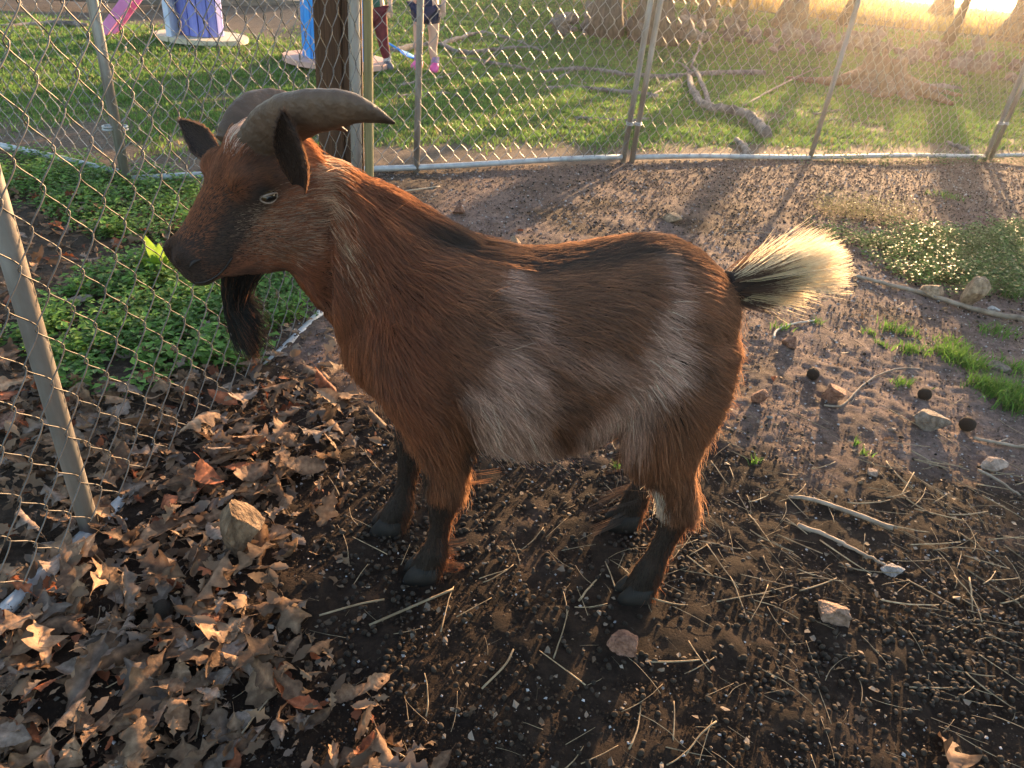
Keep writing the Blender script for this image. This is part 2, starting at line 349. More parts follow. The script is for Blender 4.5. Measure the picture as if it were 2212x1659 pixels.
def tree(px, py, wpx, h, lean, label, seed, m=M_bark, low=2.6, limbs=6, pos=None):
    b = at(px, py) if pos is None else np.array([pos[0], pos[1], gz(*pos)])
    depth = (b-CAMP)@FW; r = wpx*depth/FOC/2; rs = np.random.default_rng(seed)
    o = empty('tree', b-np.array([0, 0, 0.05])); tag(o, label, 'tree', 'trees along the meadow edge')
    z = np.linspace(0, h, 22); flare = 1+0.9*np.exp(-z/0.28)-0.35*z/h*1.3
    P = np.stack([lean[0]*z+0.06*np.sin(z*0.9+seed), lean[1]*z+0.06*np.cos(z*0.7+seed), z], 1)
    mb = MB().tube(P, r*flare, 18, True, bark_wob(seed)); link('trunk', mb.mesh('trunk', True), m, o)
    cr = MB()
    for i in range(limbs):
        zz = rs.uniform(low, h); a = rs.uniform(0, 2*math.pi); j = int(zz/h*21)
        grow(cr, P[j], (math.cos(a), math.sin(a), rs.uniform(0.1, 0.7)), r*rs.uniform(0.25, 0.42), rs.uniform(1.6, 3.2), 2, rs)
    link('crown', cr.mesh('crown', True), m, o)
    return o
tree(1297, 72, 52, 9, (0.01, 0.02), 'stout grey tree next to its twin, behind the brush line', 1)
tree(1400, 84, 62, 9, (-0.01, 0.03), 'stoutest grey tree standing near the low brush pile', 2)
tree(1520, 44, 24, 8, (0.03, 0.0), 'slim grey tree between the stout twins and the leaning one', 3)
tree(1598, 52, 19, 8, (0.035, 0.0), 'slimmest grey tree straight behind the rubble wall', 4)
tree(1712, 62, 42, 10, (0.05, 0.02), 'broad grey tree rooted on the rubble wall', 5)
tree(1826, 58, 21, 8, (0.11, 0.02), 'slim dark tree leaning beside the stump', 6, M_bark2)
tree(2040, 100, 15, 8, (0.07, 0.0), 'slender tree leaning over the rubble wall in the sun glow', 7, M_bark2)
tree(2192, 92, 66, 10, (0.02, 0.02), 'thick dark tree at the sunny end of the rubble wall', 8, M_bark2)
tree(0, 0, 50, 10, (0.02, 0.02), 'tree out past the sunny end of the wall', 9, M_bark2, pos=(9.6, 13.2))
tree(0, 0, 36, 10, (0.05, 0.02), 'tree past the wall end leaning from the field', 10, M_bark2, pos=(8.2, 17.5))

# ------------------------------------------------------------------ rubble wall and brush
def rock_mesh(seed, flat=0.7, sub=2, jag=0.35):
    bm = bmesh.new(); bmesh.ops.create_icosphere(bm, subdivisions=sub, radius=0.5)
    rs = np.random.default_rng(seed); cuts = rs.normal(size=(13, 3)); cuts /= np.linalg.norm(cuts, axis=1)[:, None]; off = rs.uniform(0.20, 0.42, 13)
    for v in bm.verts:
        p = np.array(v.co)
        for c, f in zip(cuts, off):
            e = p@c-f
            if e > 0: p = p-c*e*0.99
        nn = mnoise.noise(Vector(p*4)+Vector((seed*3.1, 0, 0)))
        p = p*(1+jag*0.20*nn+jag*0.16*mnoise.noise(Vector(p*11)+Vector((seed, 1, 2)))+jag*0.10*mnoise.noise(Vector(p*27)+Vector((seed, 5, 2)))); v.co = Vector((p[0], p[1]*0.85, p[2]*flat))
    me = bpy.data.meshes.new('stone'); bm.to_mesh(me); bm.free(); return me
M_wallstone = mat('rubble_stone', (0.085, 0.066, 0.055), (0.19, 0.15, 0.125), 5, 0.9, 0.6, 18, rand=0.25)
wall = empty('rubble_wall', at(1800, 120)); tag(wall, 'low tumbled rubble wall under the trees, field behind it', 'wall')
wb = wall.location.copy(); rs = np.random.default_rng(3); WS = [rock_mesh(50+i, 0.7, 1) for i in range(6)]
for w in WS: w.materials.append(M_wallstone)
line = np.array([at(x, y) for x, y in ((1180, 62), (1330, 66), (1470, 72), (1560, 80), (1660, 92), (1760, 104), (1860, 112), (1960, 128), (2060, 140), (2160, 152), (2260, 166), (2380, 184))])
seg = np.concatenate([[0], np.cumsum(np.linalg.norm(np.diff(line, axis=0), axis=1))])
for i in range(230):
    s = rs.uniform(0, seg[-1]); q = np.array([np.interp(s, seg, line[:, k]) for k in range(3)]); lay = rs.random()
    size = rs.uniform(0.14, 0.36); q[1] += rs.normal()*0.30; q[0] += rs.normal()*0.1; q[2] = gz(q[0], q[1])+size*0.2+(0.16*lay if abs(rs.normal()) < 0.5 else 0)
    link('stone', WS[i % 6], None, wall, q-np.array(wb), rs.uniform(0, 6, 3), size)
# dry brush behind the wall and along the meadow edge
M_brush = mat('dry_brush', (0.14, 0.095, 0.06), (0.30, 0.20, 0.11), 3, 0.9)
mb = MB(); rs = np.random.default_rng(5)
for i in range(260):
    s = rs.uniform(0, seg[-1]); q = np.array([np.interp(s, seg, line[:, k]) for k in range(3)]); q[1] += rs.uniform(0.5, 4.0); q[0] += rs.normal()*0.3; q[2] = gz(q[0], q[1])
    d = rs.normal(size=3)*0.35+np.array([0, 0, 1]); h = rs.uniform(0.15, 0.55); P = [q+d*h*t+rs.normal(size=3)*0.05*t for t in np.linspace(0, 1, 5)]
    mb.tube(P, np.linspace(0.009, 0.003, 5), 3, False)
    for _ in range(3):
        j = rs.integers(1, 5); e = rs.normal(size=3)*0.6+np.array([0, 0, .5]); mb.tube([P[j], P[j]+e*0.12, P[j]+e*0.3+rs.normal(size=3)*0.04], [0.005, 0.004, 0.002], 3, False)
tag(link('brush', mb.mesh('brush'), M_brush), 'tangle of dry twiggy brush behind the rubble wall', 'brush', kind='stuff')

# stump
M_stump = mat('split_stump', (0.085, 0.052, 0.036), (0.22, 0.14, 0.09), 6, 0.9, 0.9, 22, stretch=(5, 5, 0.5))
sb = at(1900, 186); st = empty('tree_stump', sb); tag(st, 'broken jagged tree stump with spreading roots on the lawn', 'stump')
rs = np.random.default_rng(4); k = 22; a = np.arange(k)*2*math.pi/k; prof = [(-0.06, 0.52), (0.0, 0.44), (0.08, 0.33), (0.2, 0.25), (0.32, 0.22)]
V = []; lob = 1+0.22*np.sin(5*a+1)+0.1*rs.normal(size=k); jag = rs.uniform(-0.12, 0.10, k)
for zi, (z, r) in enumerate(prof):
    rr = r*(1+(lob-1)*(1.3 if z < 0.1 else 0.7)); V.append(np.stack([np.cos(a)*rr, np.sin(a)*rr, z+(jag if zi == 4 else 0*a)], 1))
V.append(np.stack([np.cos(a)*0.1, np.sin(a)*0.1, 0.2+0.05*rs.normal(size=k)], 1)); V = np.concatenate(V)
F = [(i*k+j, i*k+(j+1) % k, (i+1)*k+(j+1) % k, (i+1)*k+j) for i in range(5) for j in range(k)]+[tuple(5*k+np.arange(k))]
link('stump', mesh_np('stump', V, F), M_stump, st)
for ang, ln in ((3.3, 0.9), (0.2, 0.8), (-0.9, 0.7), (4.4, 0.6)):
    P = [(math.cos(ang+0.15*math.sin(t*4))*(0.3+ln*t), math.sin(ang+0.15*math.sin(t*4))*(0.3+ln*t), 0.09*(1-t)**2-0.02*t) for t in np.linspace(0, 1, 8)]
    link('root', MB().tube(P, np.linspace(0.09, 0.02, 8), 8, True, bark_wob(6)).mesh('root', True), M_stump, st)

# ------------------------------------------------------------------ fallen limbs on the lawn
M_limb = mat('weathered_limb', (0.085, 0.068, 0.060), (0.24, 0.20, 0.18), 12, 0.95, 0.8, 40, stretch=(1, 1, 1))
def branch(label, paths, name='fallen_branch', group='fallen branches on the lawn', seed=1, m=M_limb):
    mb = MB(); base = None
    for path, r0, r1, *lift in paths:
        lf = lift[0] if lift else [0]*len(path)
        Q = np.array([at(x, y) for x, y in path]); Q[:, 2] += np.array(lf)
        n = max(8, len(path)*4); P = spline(Q, n); R = np.linspace(r0, r1, n)*1.05; P[:, 2] += R*0.7
        rs = np.random.default_rng(seed+len(path)); P += rs.normal(size=P.shape)*r0*0.22
        if base is None: base = P[0].copy()
        mb.tube(P-base, R, 9, True, bark_wob(seed, 0.12))
    return tag(link(name, mb.mesh(name, True), m, None, base), label, 'branch', group)
branch('curved grey fallen limb, thickest of the lawn branches, tip near the fence', [([(1488, 168), (1492, 195), (1508, 222), (1535, 240), (1580, 246), (1615, 258), (1640, 280), (1652, 302)], 0.030, 0.050), ([(1535, 240), (1512, 190), (1500, 165), (1490, 160)], 0.022, 0.016, [0, 0.05, 0.05, 0.08]), ([(1502, 165), (1470, 140), (1452, 132)], 0.016, 0.008), ([(1490, 160), (1510, 110), (1517, 60), (1524, 10)], 0.014, 0.008, [0.08, 0.1, 0.15, 0.22])])
branch('long bowed branch lying beside the children on the lawn', [([(842, 116), (900, 106), (945, 100), (990, 88), (1040, 74), (1090, 84), (1130, 96), (1175, 118)], 0.035, 0.014), ([(945, 100), (1000, 118), (1060, 112), (1120, 106), (1170, 104)], 0.03, 0.012), ([(1090, 84), (1062, 78), (1030, 80)], 0.014, 0.007)])
branch('forked thin branch on the lawn below the bowed branch', [([(985, 128), (1030, 132), (1075, 142), (1110, 148)], 0.014, 0.022), ([(1040, 145), (1075, 118), (1092, 104)], 0.010, 0.006, [0, .05, .1]), ([(1110, 148), (1135, 152), (1170, 158)], 0.022, 0.014)])
branch('long straight dark branch running behind the clamped fence posts', [([(1170, 160), (1240, 152), (1300, 158), (1370, 168), (1450, 170), (1560, 162), (1650, 163)], 0.022, 0.034), ([(1240, 152), (1190, 178), (1150, 186)], 0.014, 0.007)])
branch('shorter bare branch lying parallel to the long straight one', [([(1175, 196), (1230, 192), (1310, 200), (1385, 208), (1420, 214)], 0.018, 0.026), ([(1310, 200), (1290, 192), (1262, 180)], 0.010, 0.006)])
branch('slim branch slanting up towards the trees behind the curved limb', [([(1605, 232), (1660, 205), (1720, 176), (1770, 158)], 0.012, 0.007, [0, .03, .05, .08])])
branch('thin branch crossing the lawn in front of the straight one', [([(1400, 215), (1440, 188), (1475, 164), (1500, 150)], 0.014, 0.009)])
branch('short pale branch near the foot of the fence, behind the goat horn', [([(858, 190), (905, 178), (950, 170), (985, 158)], 0.014, 0.008), ([(905, 178), (912, 195), (930, 210)], 0.008, 0.004)])
branch('crooked grey branch close to the slim fence post', [([(860, 212), (905, 206), (960, 203), (1000, 212)], 0.013, 0.007), ([(905, 206), (896, 190), (890, 178)], 0.008, 0.004)])
branch('brown log lying in front of the broken stump', [([(1865, 180), (1925, 188), (1990, 192), (2070, 194)], 0.05, 0.035)], 'fallen_log')
branch('slanted pale stick near the clamped post pair by the weeds', [([(2045, 312), (2085, 328), (2105, 348)], 0.017, 0.022)])
branch('pair of thin sticks on bare lawn past the curved limb', [([(1755, 250), (1810, 240), (1850, 243)], 0.012, 0.007), ([(1790, 262), (1840, 250)], 0.008, 0.006)])
branch('short rotten branch piece in front of the back fence', [([(1590, 308), (1605, 322), (1618, 340)], 0.02, 0.024)])
branch('low dark branch lying in the sunlit grass strip', [([(1245, 258), (1300, 262), (1370, 266), (1400, 262)], 0.014, 0.020), ([(1300, 262), (1280, 250), (1255, 244)], 0.008, 0.005)])
branch('long grey branch on the lawn past the purple spool', [([(0, 62), (60, 58), (120, 55), (190, 60)], 0.02, 0.03)])

# ------------------------------------------------------------------ painted cable spools, ramp, timber edging
def spool(px, py, r_disc, r_drum, h, cols, label, seed, disc_cols):
    b = at(px, py); o = empty('cable_spool', b, 0.3*seed); tag(o, label, 'cable spool', 'painted cable spools on the lawn')
    md = mat('spool_disc_paint', *disc_cols, 6, 0.85, 0.3, 20)
    for z in (0.03, h-0.03):
        # each flange is five boards cut to a circle
        nb = 5; w = 2*r_disc/nb
        for i in range(nb):
            x0 = -r_disc+i*w+0.004; x1 = x0+w-0.008; xs = np.linspace(x0, x1, 7)
            ya = np.sqrt(np.maximum(r_disc**2-xs**2, 0)); V = [(x, y, zz) for zz in (z-0.022, z+0.022) for x, y in list(zip(xs, ya))+list(zip(xs[::-1], -ya[::-1]))]
            n = 14; F = [tuple(range(n))[::-1], tuple(range(n, 2*n))]+[(j, (j+1) % n, n+(j+1) % n, n+j) for j in range(n)]
            link('flange_board', mesh_np('flange_board', V, F), md, o)
    n = int(2*math.pi*r_drum/0.085); ms = [mat('spool_stave_paint', *c, 5, 0.75, 0.35, 24, stretch=(6, 6, 0.4)) for c in cols]
    for i in range(n):
        a = i*2*math.pi/n; V, F = box_vf(0.024, 2*math.pi*r_drum/n-0.006, h-0.11, (0, 0, 0), 0.003)
        link('stave', mesh_np('stave', V, F), ms[i % len(ms)], o, (math.cos(a)*r_drum, math.sin(a)*r_drum, h/2), (0, 0, a))
spool(438, 88, 0.44, 0.195, 0.80, [((0.15, 0.17, 0.50), (0.24, 0.26, 0.62)), ((0.13, 0.15, 0.46), (0.22, 0.25, 0.60))], 'periwinkle painted cable spool on a pale round base', 1, ((0.42, 0.36, 0.26), (0.55, 0.48, 0.36)))
spool(728, 138, 0.50, 0.30, 0.85, [((0.03, 0.22, 0.62), (0.05, 0.30, 0.72)), ((0.03, 0.20, 0.58), (0.04, 0.27, 0.68))], 'bright blue painted cable spool on a pink round base behind the timber post', 2, ((0.42, 0.25, 0.21), (0.55, 0.34, 0.28)))
M_pink = mat('pink_paint', (0.55, 0.16, 0.36), (0.68, 0.24, 0.46), 6, 0.7, 0.2); M_pale = mat('pale_blue_paint', (0.42, 0.47, 0.60), (0.55, 0.60, 0.72), 6, 0.7, 0.2)
b = at(238, 78); ro = empty('play_ramp', b, 0.15); tag(ro, 'pink wooden play ramp with treads, leaning up past the fence posts', 'ramp')
ax = np.array([0.55, 0.15, 0.62]); ax /= np.linalg.norm(ax); tilt = math.atan2(ax[2], ax[0])
for y in (-0.14, 0.14):
    V, F = box_vf(0.95, 0.035, 0.085, (0.42, y, 0.0), 0.005); R = rotm(0, -tilt, 0); link('side_rail', mesh_np('side_rail', V@R.T+np.array([0, 0, 0.05]), F), M_pink, ro)
for i in range(5):
    V, F = box_vf(0.11, 0.25, 0.022, (0.1+0.17*i, 0, 0.02), 0.004); link('tread', mesh_np('tread', V@rotm(0, -tilt, 0).T+np.array([0, 0, 0.05]), F), M_pink if i % 2 == 0 else M_pale, ro)
V, F = box_vf(0.05, 0.3, 0.75, (0.60, 0, 0.37), 0.005); link('prop', mesh_np('prop', V, F), M_pale, ro)
M_timber = mat('grey_timber', (0.10, 0.085, 0.07), (0.20, 0.17, 0.14), 6, 0.9, 0.5, stretch=(0.4, 4, 4))
p0, p1 = at(-60, 14), at(700, 4); dvec = p1-p0
V, F = box_vf(np.linalg.norm(dvec[:2]), 0.12, 0.14, (0, 0, 0.05), 0.01)
tag(link('edging_timber', mesh_np('edging_timber', V, F), M_timber, None, (p0+p1)/2, (0, 0, math.atan2(dvec[1], dvec[0]))), 'long grey edging timber lying along the bare ground past the spools', 'timber')

# ------------------------------------------------------------------ the goat
GO = np.array([0.09, 1.13, 0.0]); GE = np.array([-0.99388, -0.11043, 0.0]); GN = np.array([0.11043, -0.99388, 0.0])   # foot centre, forward, towards the camera
goat = empty('goat', GO, math.atan2(GE[1], GE[0])); tag(goat, 'brown horned goat with black beard, black lower legs and pale roan flank', 'goat')
def szt(x, y, t=0.0):
    """spot of the photograph -> goat coordinates (forward, sideways, up) on the plane at sideways offset t"""
    d = ray(x, y); k = ((GO+GN*t-CAMP)@GN)/(d@GN); p = CAMP+d*k-GO
    return np.array([p@GE, t, p[2]])
def loft(secs, k=22, e=2.2):
    V = []; a = np.arange(k)*2*math.pi/k; c = np.sign(np.cos(a))*np.abs(np.cos(a))**(2/e); s = np.sign(np.sin(a))*np.abs(np.sin(a))**(2/e)
    for C, A, B in secs: V.append(np.asarray(C)[None]+c[:, None]*np.asarray(A)[None]+s[:, None]*np.asarray(B)[None])
    n = len(secs); F = [(i*k+j, i*k+(j+1) % k, (i+1)*k+(j+1) % k, (i+1)*k+j) for i in range(n-1) for j in range(k)]+[tuple(range(k))[::-1], tuple((n-1)*k+np.arange(k))]
    return np.concatenate(V), F
gb = MB()
def resample(rows, n):
    return spline(np.array(rows, float), n)
# torso: s, top, bottom, half width
T = resample([(-0.310, 0.610, 0.555, 0.022), (-0.296, 0.638, 0.475, 0.072), (-0.262, 0.668, 0.425, 0.115), (-0.20, 0.699, 0.415, 0.136), (-0.13, 0.708, 0.402, 0.140), (-0.06, 0.694, 0.378, 0.170), (0.02, 0.672, 0.364, 0.182), (0.09, 0.665, 0.358, 0.182),
              (0.16, 0.677, 0.366, 0.164), (0.23, 0.697, 0.384, 0.142), (0.29, 0.690, 0.405, 0.122), (0.345, 0.655, 0.430, 0.098), (0.385, 0.600, 0.480, 0.055)], 30)
T[:, 0] = np.where(T[:, 0] < -0.06, -0.06+(T[:, 0]+0.06)*0.86, T[:, 0])
gb.add(*loft([((s, 0, (t+b)/2), (0, w, 0), (0, 0, (t-b)/2)) for s, t, b, w in T], 26, 2.3))
# head frame
HP, HY, HR = math.radians(27), math.radians(38), math.radians(-1.0); HO = np.array([0.470, 0.010, 0.792]); HK = 1.02
hf = np.array([math.cos(HY)*math.cos(HP), math.sin(HY)*math.cos(HP), -math.sin(HP)]); hw_ = np.array([-math.sin(HY), math.cos(HY), 0]); hv = np.cross(hf, hw_)
hw = hw_*math.cos(HR)+hv*math.sin(HR); hv = np.cross(hf, hw)
def HD(u, v, w): return HO+(hf*u+hv*v+hw*w)*HK
def to_head(p): q = (np.asarray(p)-HO)/HK; return np.stack([q@hf, q@hv, q@hw], -1)
# neck
nk = [((0.235, 0, 0.555), 0.150, 0.112, 55), ((0.30, 0.0, 0.605), 0.128, 0.100, 50), ((0.355, 0.002, 0.650), 0.108, 0.088, 45), ((0.405, 0.004, 0.692), 0.094, 0.078, 38), ((0.445, 0.008, 0.722), 0.088, 0.072, 30), ((0.482, 0.012, 0.745), 0.076, 0.064, 25)]
secs = []
for c, h, w, ang in nk:
    a = math.radians(ang); secs.append((c, (0, w, 0), (-math.sin(a)*h, 0, math.cos(a)*h)))
gb.add(*loft(secs, 22, 2.1))
# skull and muzzle: u, top, bottom, half width
S = resample([(-0.035, 0.030, -0.060, 0.035), (-0.01, 0.056, -0.105, 0.056), (0.03, 0.068, -0.130, 0.065), (0.065, 0.064, -0.132, 0.065), (0.098, 0.048, -0.120, 0.056), (0.128, 0.031, -0.106, 0.047), (0.155, 0.016, -0.088, 0.041), (0.180, 0.005, -0.079, 0.038), (0.200, -0.006, -0.072, 0.035), (0.213, -0.022, -0.060, 0.025)], 22)
gb.add(*loft([(HD(u, (t+b)/2, 0), hw*w*HK, hv*(t-b)/2*HK) for u, t, b, w in S], 22, 2.25))
for sd in (-1, 1):      # brow, cheek and nostril bulges
    for (u, v, w, r) in ((0.072, 0.030, 0.047, 0.027), (0.06, -0.055, 0.047, 0.034), (0.196, -0.020, 0.021, 0.019), (0.192, -0.056, 0.014, 0.019)):
        P = [HD(u+r*math.cos(a)*1.1, v, w*sd) for a in np.linspace(math.pi, 0, 9)]; gb.add(*loft([(p, hw*max(r*math.sin(a), 1e-4), hv*max(r*math.sin(a), 1e-4)) for p, a in zip(P, np.linspace(math.pi, 0, 9))], 12, 2))
# legs: s, t, z, fore-aft radius, lateral radius
LEGS = {
 'near_front': [(0.258, 0.088, 0.59, 0.078, 0.056), (0.256, 0.108, 0.49, 0.070, 0.050), (0.222, 0.098, 0.375, 0.050, 0.036), (0.208, 0.093, 0.295, 0.037, 0.029), (0.207, 0.088, 0.235, 0.034, 0.029), (0.211, 0.084, 0.17, 0.0255, 0.023), (0.214, 0.080, 0.11, 0.0245, 0.022), (0.219, 0.078, 0.075, 0.029, 0.026), (0.229, 0.077, 0.045, 0.029, 0.026), (0.236, 0.076, 0.018, 0.031, 0.028)],
 'far_front': [(0.270, -0.085, 0.57, 0.075, 0.048), (0.268, -0.095, 0.47, 0.066, 0.046), (0.264, -0.088, 0.375, 0.050, 0.036), (0.268, -0.078, 0.295, 0.037, 0.029), (0.274, -0.070, 0.235, 0.034, 0.029), (0.283, -0.063, 0.17, 0.0255, 0.023), (0.291, -0.058, 0.11, 0.0245, 0.022), (0.299, -0.055, 0.075, 0.029, 0.026), (0.310, -0.054, 0.045, 0.029, 0.026), (0.318, -0.053, 0.018, 0.031, 0.028)],
 'near_hind': [(-0.168, 0.082, 0.585, 0.098, 0.068), (-0.170, 0.104, 0.49, 0.094, 0.060), (-0.172, 0.114, 0.405, 0.072, 0.048), (-0.190, 0.116, 0.335, 0.047, 0.034), (-0.215, 0.117, 0.28, 0.035, 0.026), (-0.228, 0.117, 0.243, 0.032, 0.024), (-0.226, 0.117, 0.19, 0.022, 0.019), (-0.217, 0.117, 0.13, 0.0205, 0.018), (-0.209, 0.117, 0.085, 0.026, 0.022), (-0.202, 0.117, 0.05, 0.025, 0.023), (-0.196, 0.117, 0.018, 0.030, 0.027)],
 'far_hind': [(-0.168, -0.080, 0.57, 0.098, 0.066), (-0.172, -0.098, 0.48, 0.092, 0.060), (-0.180, -0.108, 0.405, 0.070, 0.048), (-0.202, -0.110, 0.335, 0.046, 0.034), (-0.232, -0.108, 0.28, 0.034, 0.026), (-0.246, -0.106, 0.243, 0.032, 0.024), (-0.242, -0.104, 0.19, 0.022, 0.019), (-0.233, -0.102, 0.13, 0.0205, 0.018), (-0.226, -0.101, 0.085, 0.026, 0.022), (-0.220, -0.10, 0.05, 0.025, 0.023), (-0.214, -0.10, 0.018, 0.030, 0.027)]}
for _k in ('near_front', 'far_front'): LEGS[_k] = [(a_, b_, c_, d_*f_, e_*f_) for (a_, b_, c_, d_, e_), f_ in zip(LEGS[_k], (1, 1, 0.95, 0.92, 0.90, 0.80, 0.78, 0.85, 0.85, 0.92))]
M_hoof = mat('dark_hoof', (0.006, 0.0045, 0.0035), (0.018, 0.013, 0.010), 30, 0.75, 0.3, 60)
M_skin = mat('goat_skin', (0.016, 0.008, 0.005), (0.028, 0.013, 0.008), 40, 0.85)  # skin coloured dark to act as shadow beneath the fur
for nm, L in LEGS.items():
    L2 = resample(L, 30); gb.add(*loft([((s, t, z), (rf, 0, 0), (0, rl, 0)) for s, t, z, rf, rl in [(a_, b_, c_, d_*(1-0.06*sstep(0.20, 0.15, c_)*sstep(0.08, 0.12, c_)), e_*(1-0.06*sstep(0.20, 0.15, c_)*sstep(0.08, 0.12, c_))) for a_, b_, c_, d_, e_ in L2]], 16, 2))
    s, t = L[-1][0]+0.004, L[-1][1]; hb = MB()
    for sd in (-1, 1):
        c = t+sd*0.0155
        hb.add(*loft([((s+0.004, c, -0.004), (0.036, 0, 0), (0, 0.0145, 0)), ((s, c, 0.016), (0.034, 0, 0), (0, 0.0150, 0)), ((s-0.008, c, 0.040), (0.026, 0, 0), (0, 0.0125, 0))], 14, 2.3))
    link('hoof', hb.mesh('hoof', True), M_hoof, goat)
raw = gb.mesh('goat_raw'); tmp = link('tmp', raw)
md = tmp.modifiers.new('r', 'REMESH'); md.mode = 'VOXEL'; md.voxel_size = 0.0085; md.use_smooth_shade = True
sm = tmp.modifiers.new('s', 'SMOOTH'); sm.iterations = 7; sm.factor = 0.6
dg = bpy.context.evaluated_depsgraph_get(); body_me = bpy.data.meshes.new_from_object(tmp.evaluated_get(dg)); body_me.name = 'body'
bpy.data.objects.remove(tmp); bpy.data.meshes.remove(raw)
body_me.materials.clear(); body_me.polygons.foreach_set('use_smooth', [True]*len(body_me.polygons))
body = link('body', body_me, M_skin, goat)

# coat colour: patches in goat coordinates, the same on both flanks
BROWN = np.array([0.202, 0.074, 0.030]); RED = np.array([0.222, 0.060, 0.0180]); DARK = np.array([0.015, 0.0070, 0.0038]); WHITE = np.array([0.66, 0.42, 0.32]); TAN = np.array([0.42, 0.24, 0.14])
def cap(p, a, b):
    a = np.asarray(a); b = np.asarray(b); ab = b-a; t = np.clip(((p-a)@ab)/(ab@ab), 0, 1); return np.linalg.norm(p-a-t[:, None]*ab, axis=1)
def pxcap(sz_, spec, t=0.15):
    """union of soft capsules given by spots of the photograph on the flank plane"""
    out = np.zeros(len(sz_))
    for x0, y0, x1, y1, r, w in spec:
        a = szt(x0, y0, t)[[0, 2]]; b = szt(x1, y1, t)[[0, 2]]; d = cap(sz_, a, b); out = np.maximum(out, w*sstep(r*0.00105, r*0.00025, d))
    return out
ROAN = [(1062, 592, 1092, 645, 15, .85), (1085, 645, 1150, 715, 22, .40), (1130, 710, 1230, 790, 30, .26), (1062, 740, 1075, 830, 36, .26), (1045, 840, 1060, 950, 56, .95), (1085, 780, 1120, 930, 56, .72), (1445, 620, 1448, 700, 26, .40), (1440, 690, 1400, 800, 46, .86), (1405, 790, 1330, 900, 64, .92), (1280, 775, 1400, 790, 38, .42), (1300, 880, 1250, 960, 50, .78), (1130, 930, 1180, 975, 42, .75), (1350, 860, 1370, 930, 36, .6)]
DARKP = [(1200, 840, 1215, 900, 48, .55), (1190, 690, 1300, 720, 46, .25)]
def coat(P, Nn, rs):
    n = len(P); s, t, z = P.T; sz_ = P[:, [0, 2]]; h = to_head(P); u, v, w = h.T
    big = fbm(P, 14, 61); C = np.repeat(BROWN[None], n, 0)*(0.75+0.5*big[:, None])
    fr = sstep(0.16, 0.30, s)[:, None]; C = C*(1-fr)+RED*(0.75+0.5*big[:, None])*fr
    # roan: pale hairs mixed among brown
    wz = 0.82*pxcap(sz_+0.030*(np.stack([vnoise(P, 22, 3), vnoise(P, 22, 4)], 1)-0.5), ROAN)*sstep(0.0, 0.05, np.abs(t))
    mixw = np.clip(wz*rs.uniform(0.55, 1.35, n), 0, 1)[:, None]; pale = WHITE*(0.75+0.45*rs.random((n, 1))); C = C*(1-mixw)+pale*mixw
    dk = pxcap(sz_, DARKP); C = C*(1-0.55*dk[:, None])
    # black back stripe, belly line
    bs = sstep(0.075, 0.030, np.abs(t)+0.02*(vnoise(P, 30, 8)-0.5))*sstep(0.25, 0.6, Nn[:, 2])*sstep(-0.26, -0.21, s)*sstep(0.34, 0.24, s)
    C = C*(1-0.93*bs[:, None])+DARK*0.93*bs[:, None]
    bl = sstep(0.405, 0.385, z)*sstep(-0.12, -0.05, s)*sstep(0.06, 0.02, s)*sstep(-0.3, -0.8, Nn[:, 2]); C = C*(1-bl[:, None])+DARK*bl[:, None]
    # legs
    isfr = s > 0.05; zc = np.where(isfr, 0.236+0.55*np.clip(s-0.215-np.where(t < 0, 0.06, 0), -0.02, 0.06), 0.216)+0.02*(vnoise(P, 40, 9)-0.5)
    lg = sstep(0.012, -0.012, z-zc); C = C*(1-lg[:, None])+DARK*(0.8+0.8*rs.random((n, 1)))*lg[:, None]
    ff = sstep(0.02, 0.0, z-np.where(t < 0, 0.36, 0.30))*isfr*sstep(0.018, 0.03, s-np.where(t < 0, 0.262, 0.207)); C = C*(1-ff[:, None])+DARK*ff[:, None]
    el = pxcap(sz_, [(1000, 935, 1002, 975, 20, .9), (1385, 985, 1400, 1010, 18, .8)], 0.12); C = C*(1-el[:, None])+DARK*el[:, None]
    hk = pxcap(sz_, [(1412, 1040, 1424, 1098, 17, 1.0)], 0.12)*(z > zc); C = np.where((rs.random(n) < hk)[:, None], np.array([0.58, 0.43, 0.33]), C)
    rh = sstep(-0.23, -0.29, s)*sstep(0.45, 0.50, z)*sstep(0.60, 0.55, z)*0.4; C = C*(1-rh[:, None])+DARK*rh[:, None]
    # head
    hd = sstep(-0.06, 0.0, u)*(z > 0.5)*(s > 0.42); C = np.where(hd[:, None] > 0.5, C*1.15, C)
    st = cap(np.stack([u, v], 1), (0.080, 0.018), (0.168, -0.034)); sd = sstep(0.026, 0.010, st)*(np.abs(w) > 0.018)*hd; C = C*(1-0.88*sd[:, None])+DARK*0.88*sd[:, None]
    br = sstep(0.045, 0.02, np.hypot(u-0.05, v-0.035))*(np.abs(w) > 0.03)*hd*0.55; C = C*(1-br[:, None])+DARK*br[:, None]
    mz = sstep(0.176, 0.200, u+0.3*np.minimum(v+0.045, 0)*-0.2)*hd; C = C*(1-0.9*mz[:, None])+DARK*0.9*mz[:, None]
    ch = sstep(0.06, 0.03, np.hypot(u-0.165, v+0.102))*sstep(-0.01, -0.02, v+0.055)*hd; C = C*(1-0.6*ch[:, None])+DARK*0.6*ch[:, None]
    ck = sstep(0.075, 0.03, np.hypot(u-0.075, v+0.045))*hd*(np.abs(w) > 0.03)*0.42; C = np.where((rs.random(n) < ck)[:, None], TAN*0.8, C)
    pl = sstep(0.040, 0.015, np.hypot(u-0.035, w*0.9))*sstep(0.035, 0.055, v)*hd; C = np.where((rs.random(n) < pl)[:, None], WHITE*0.95, C)
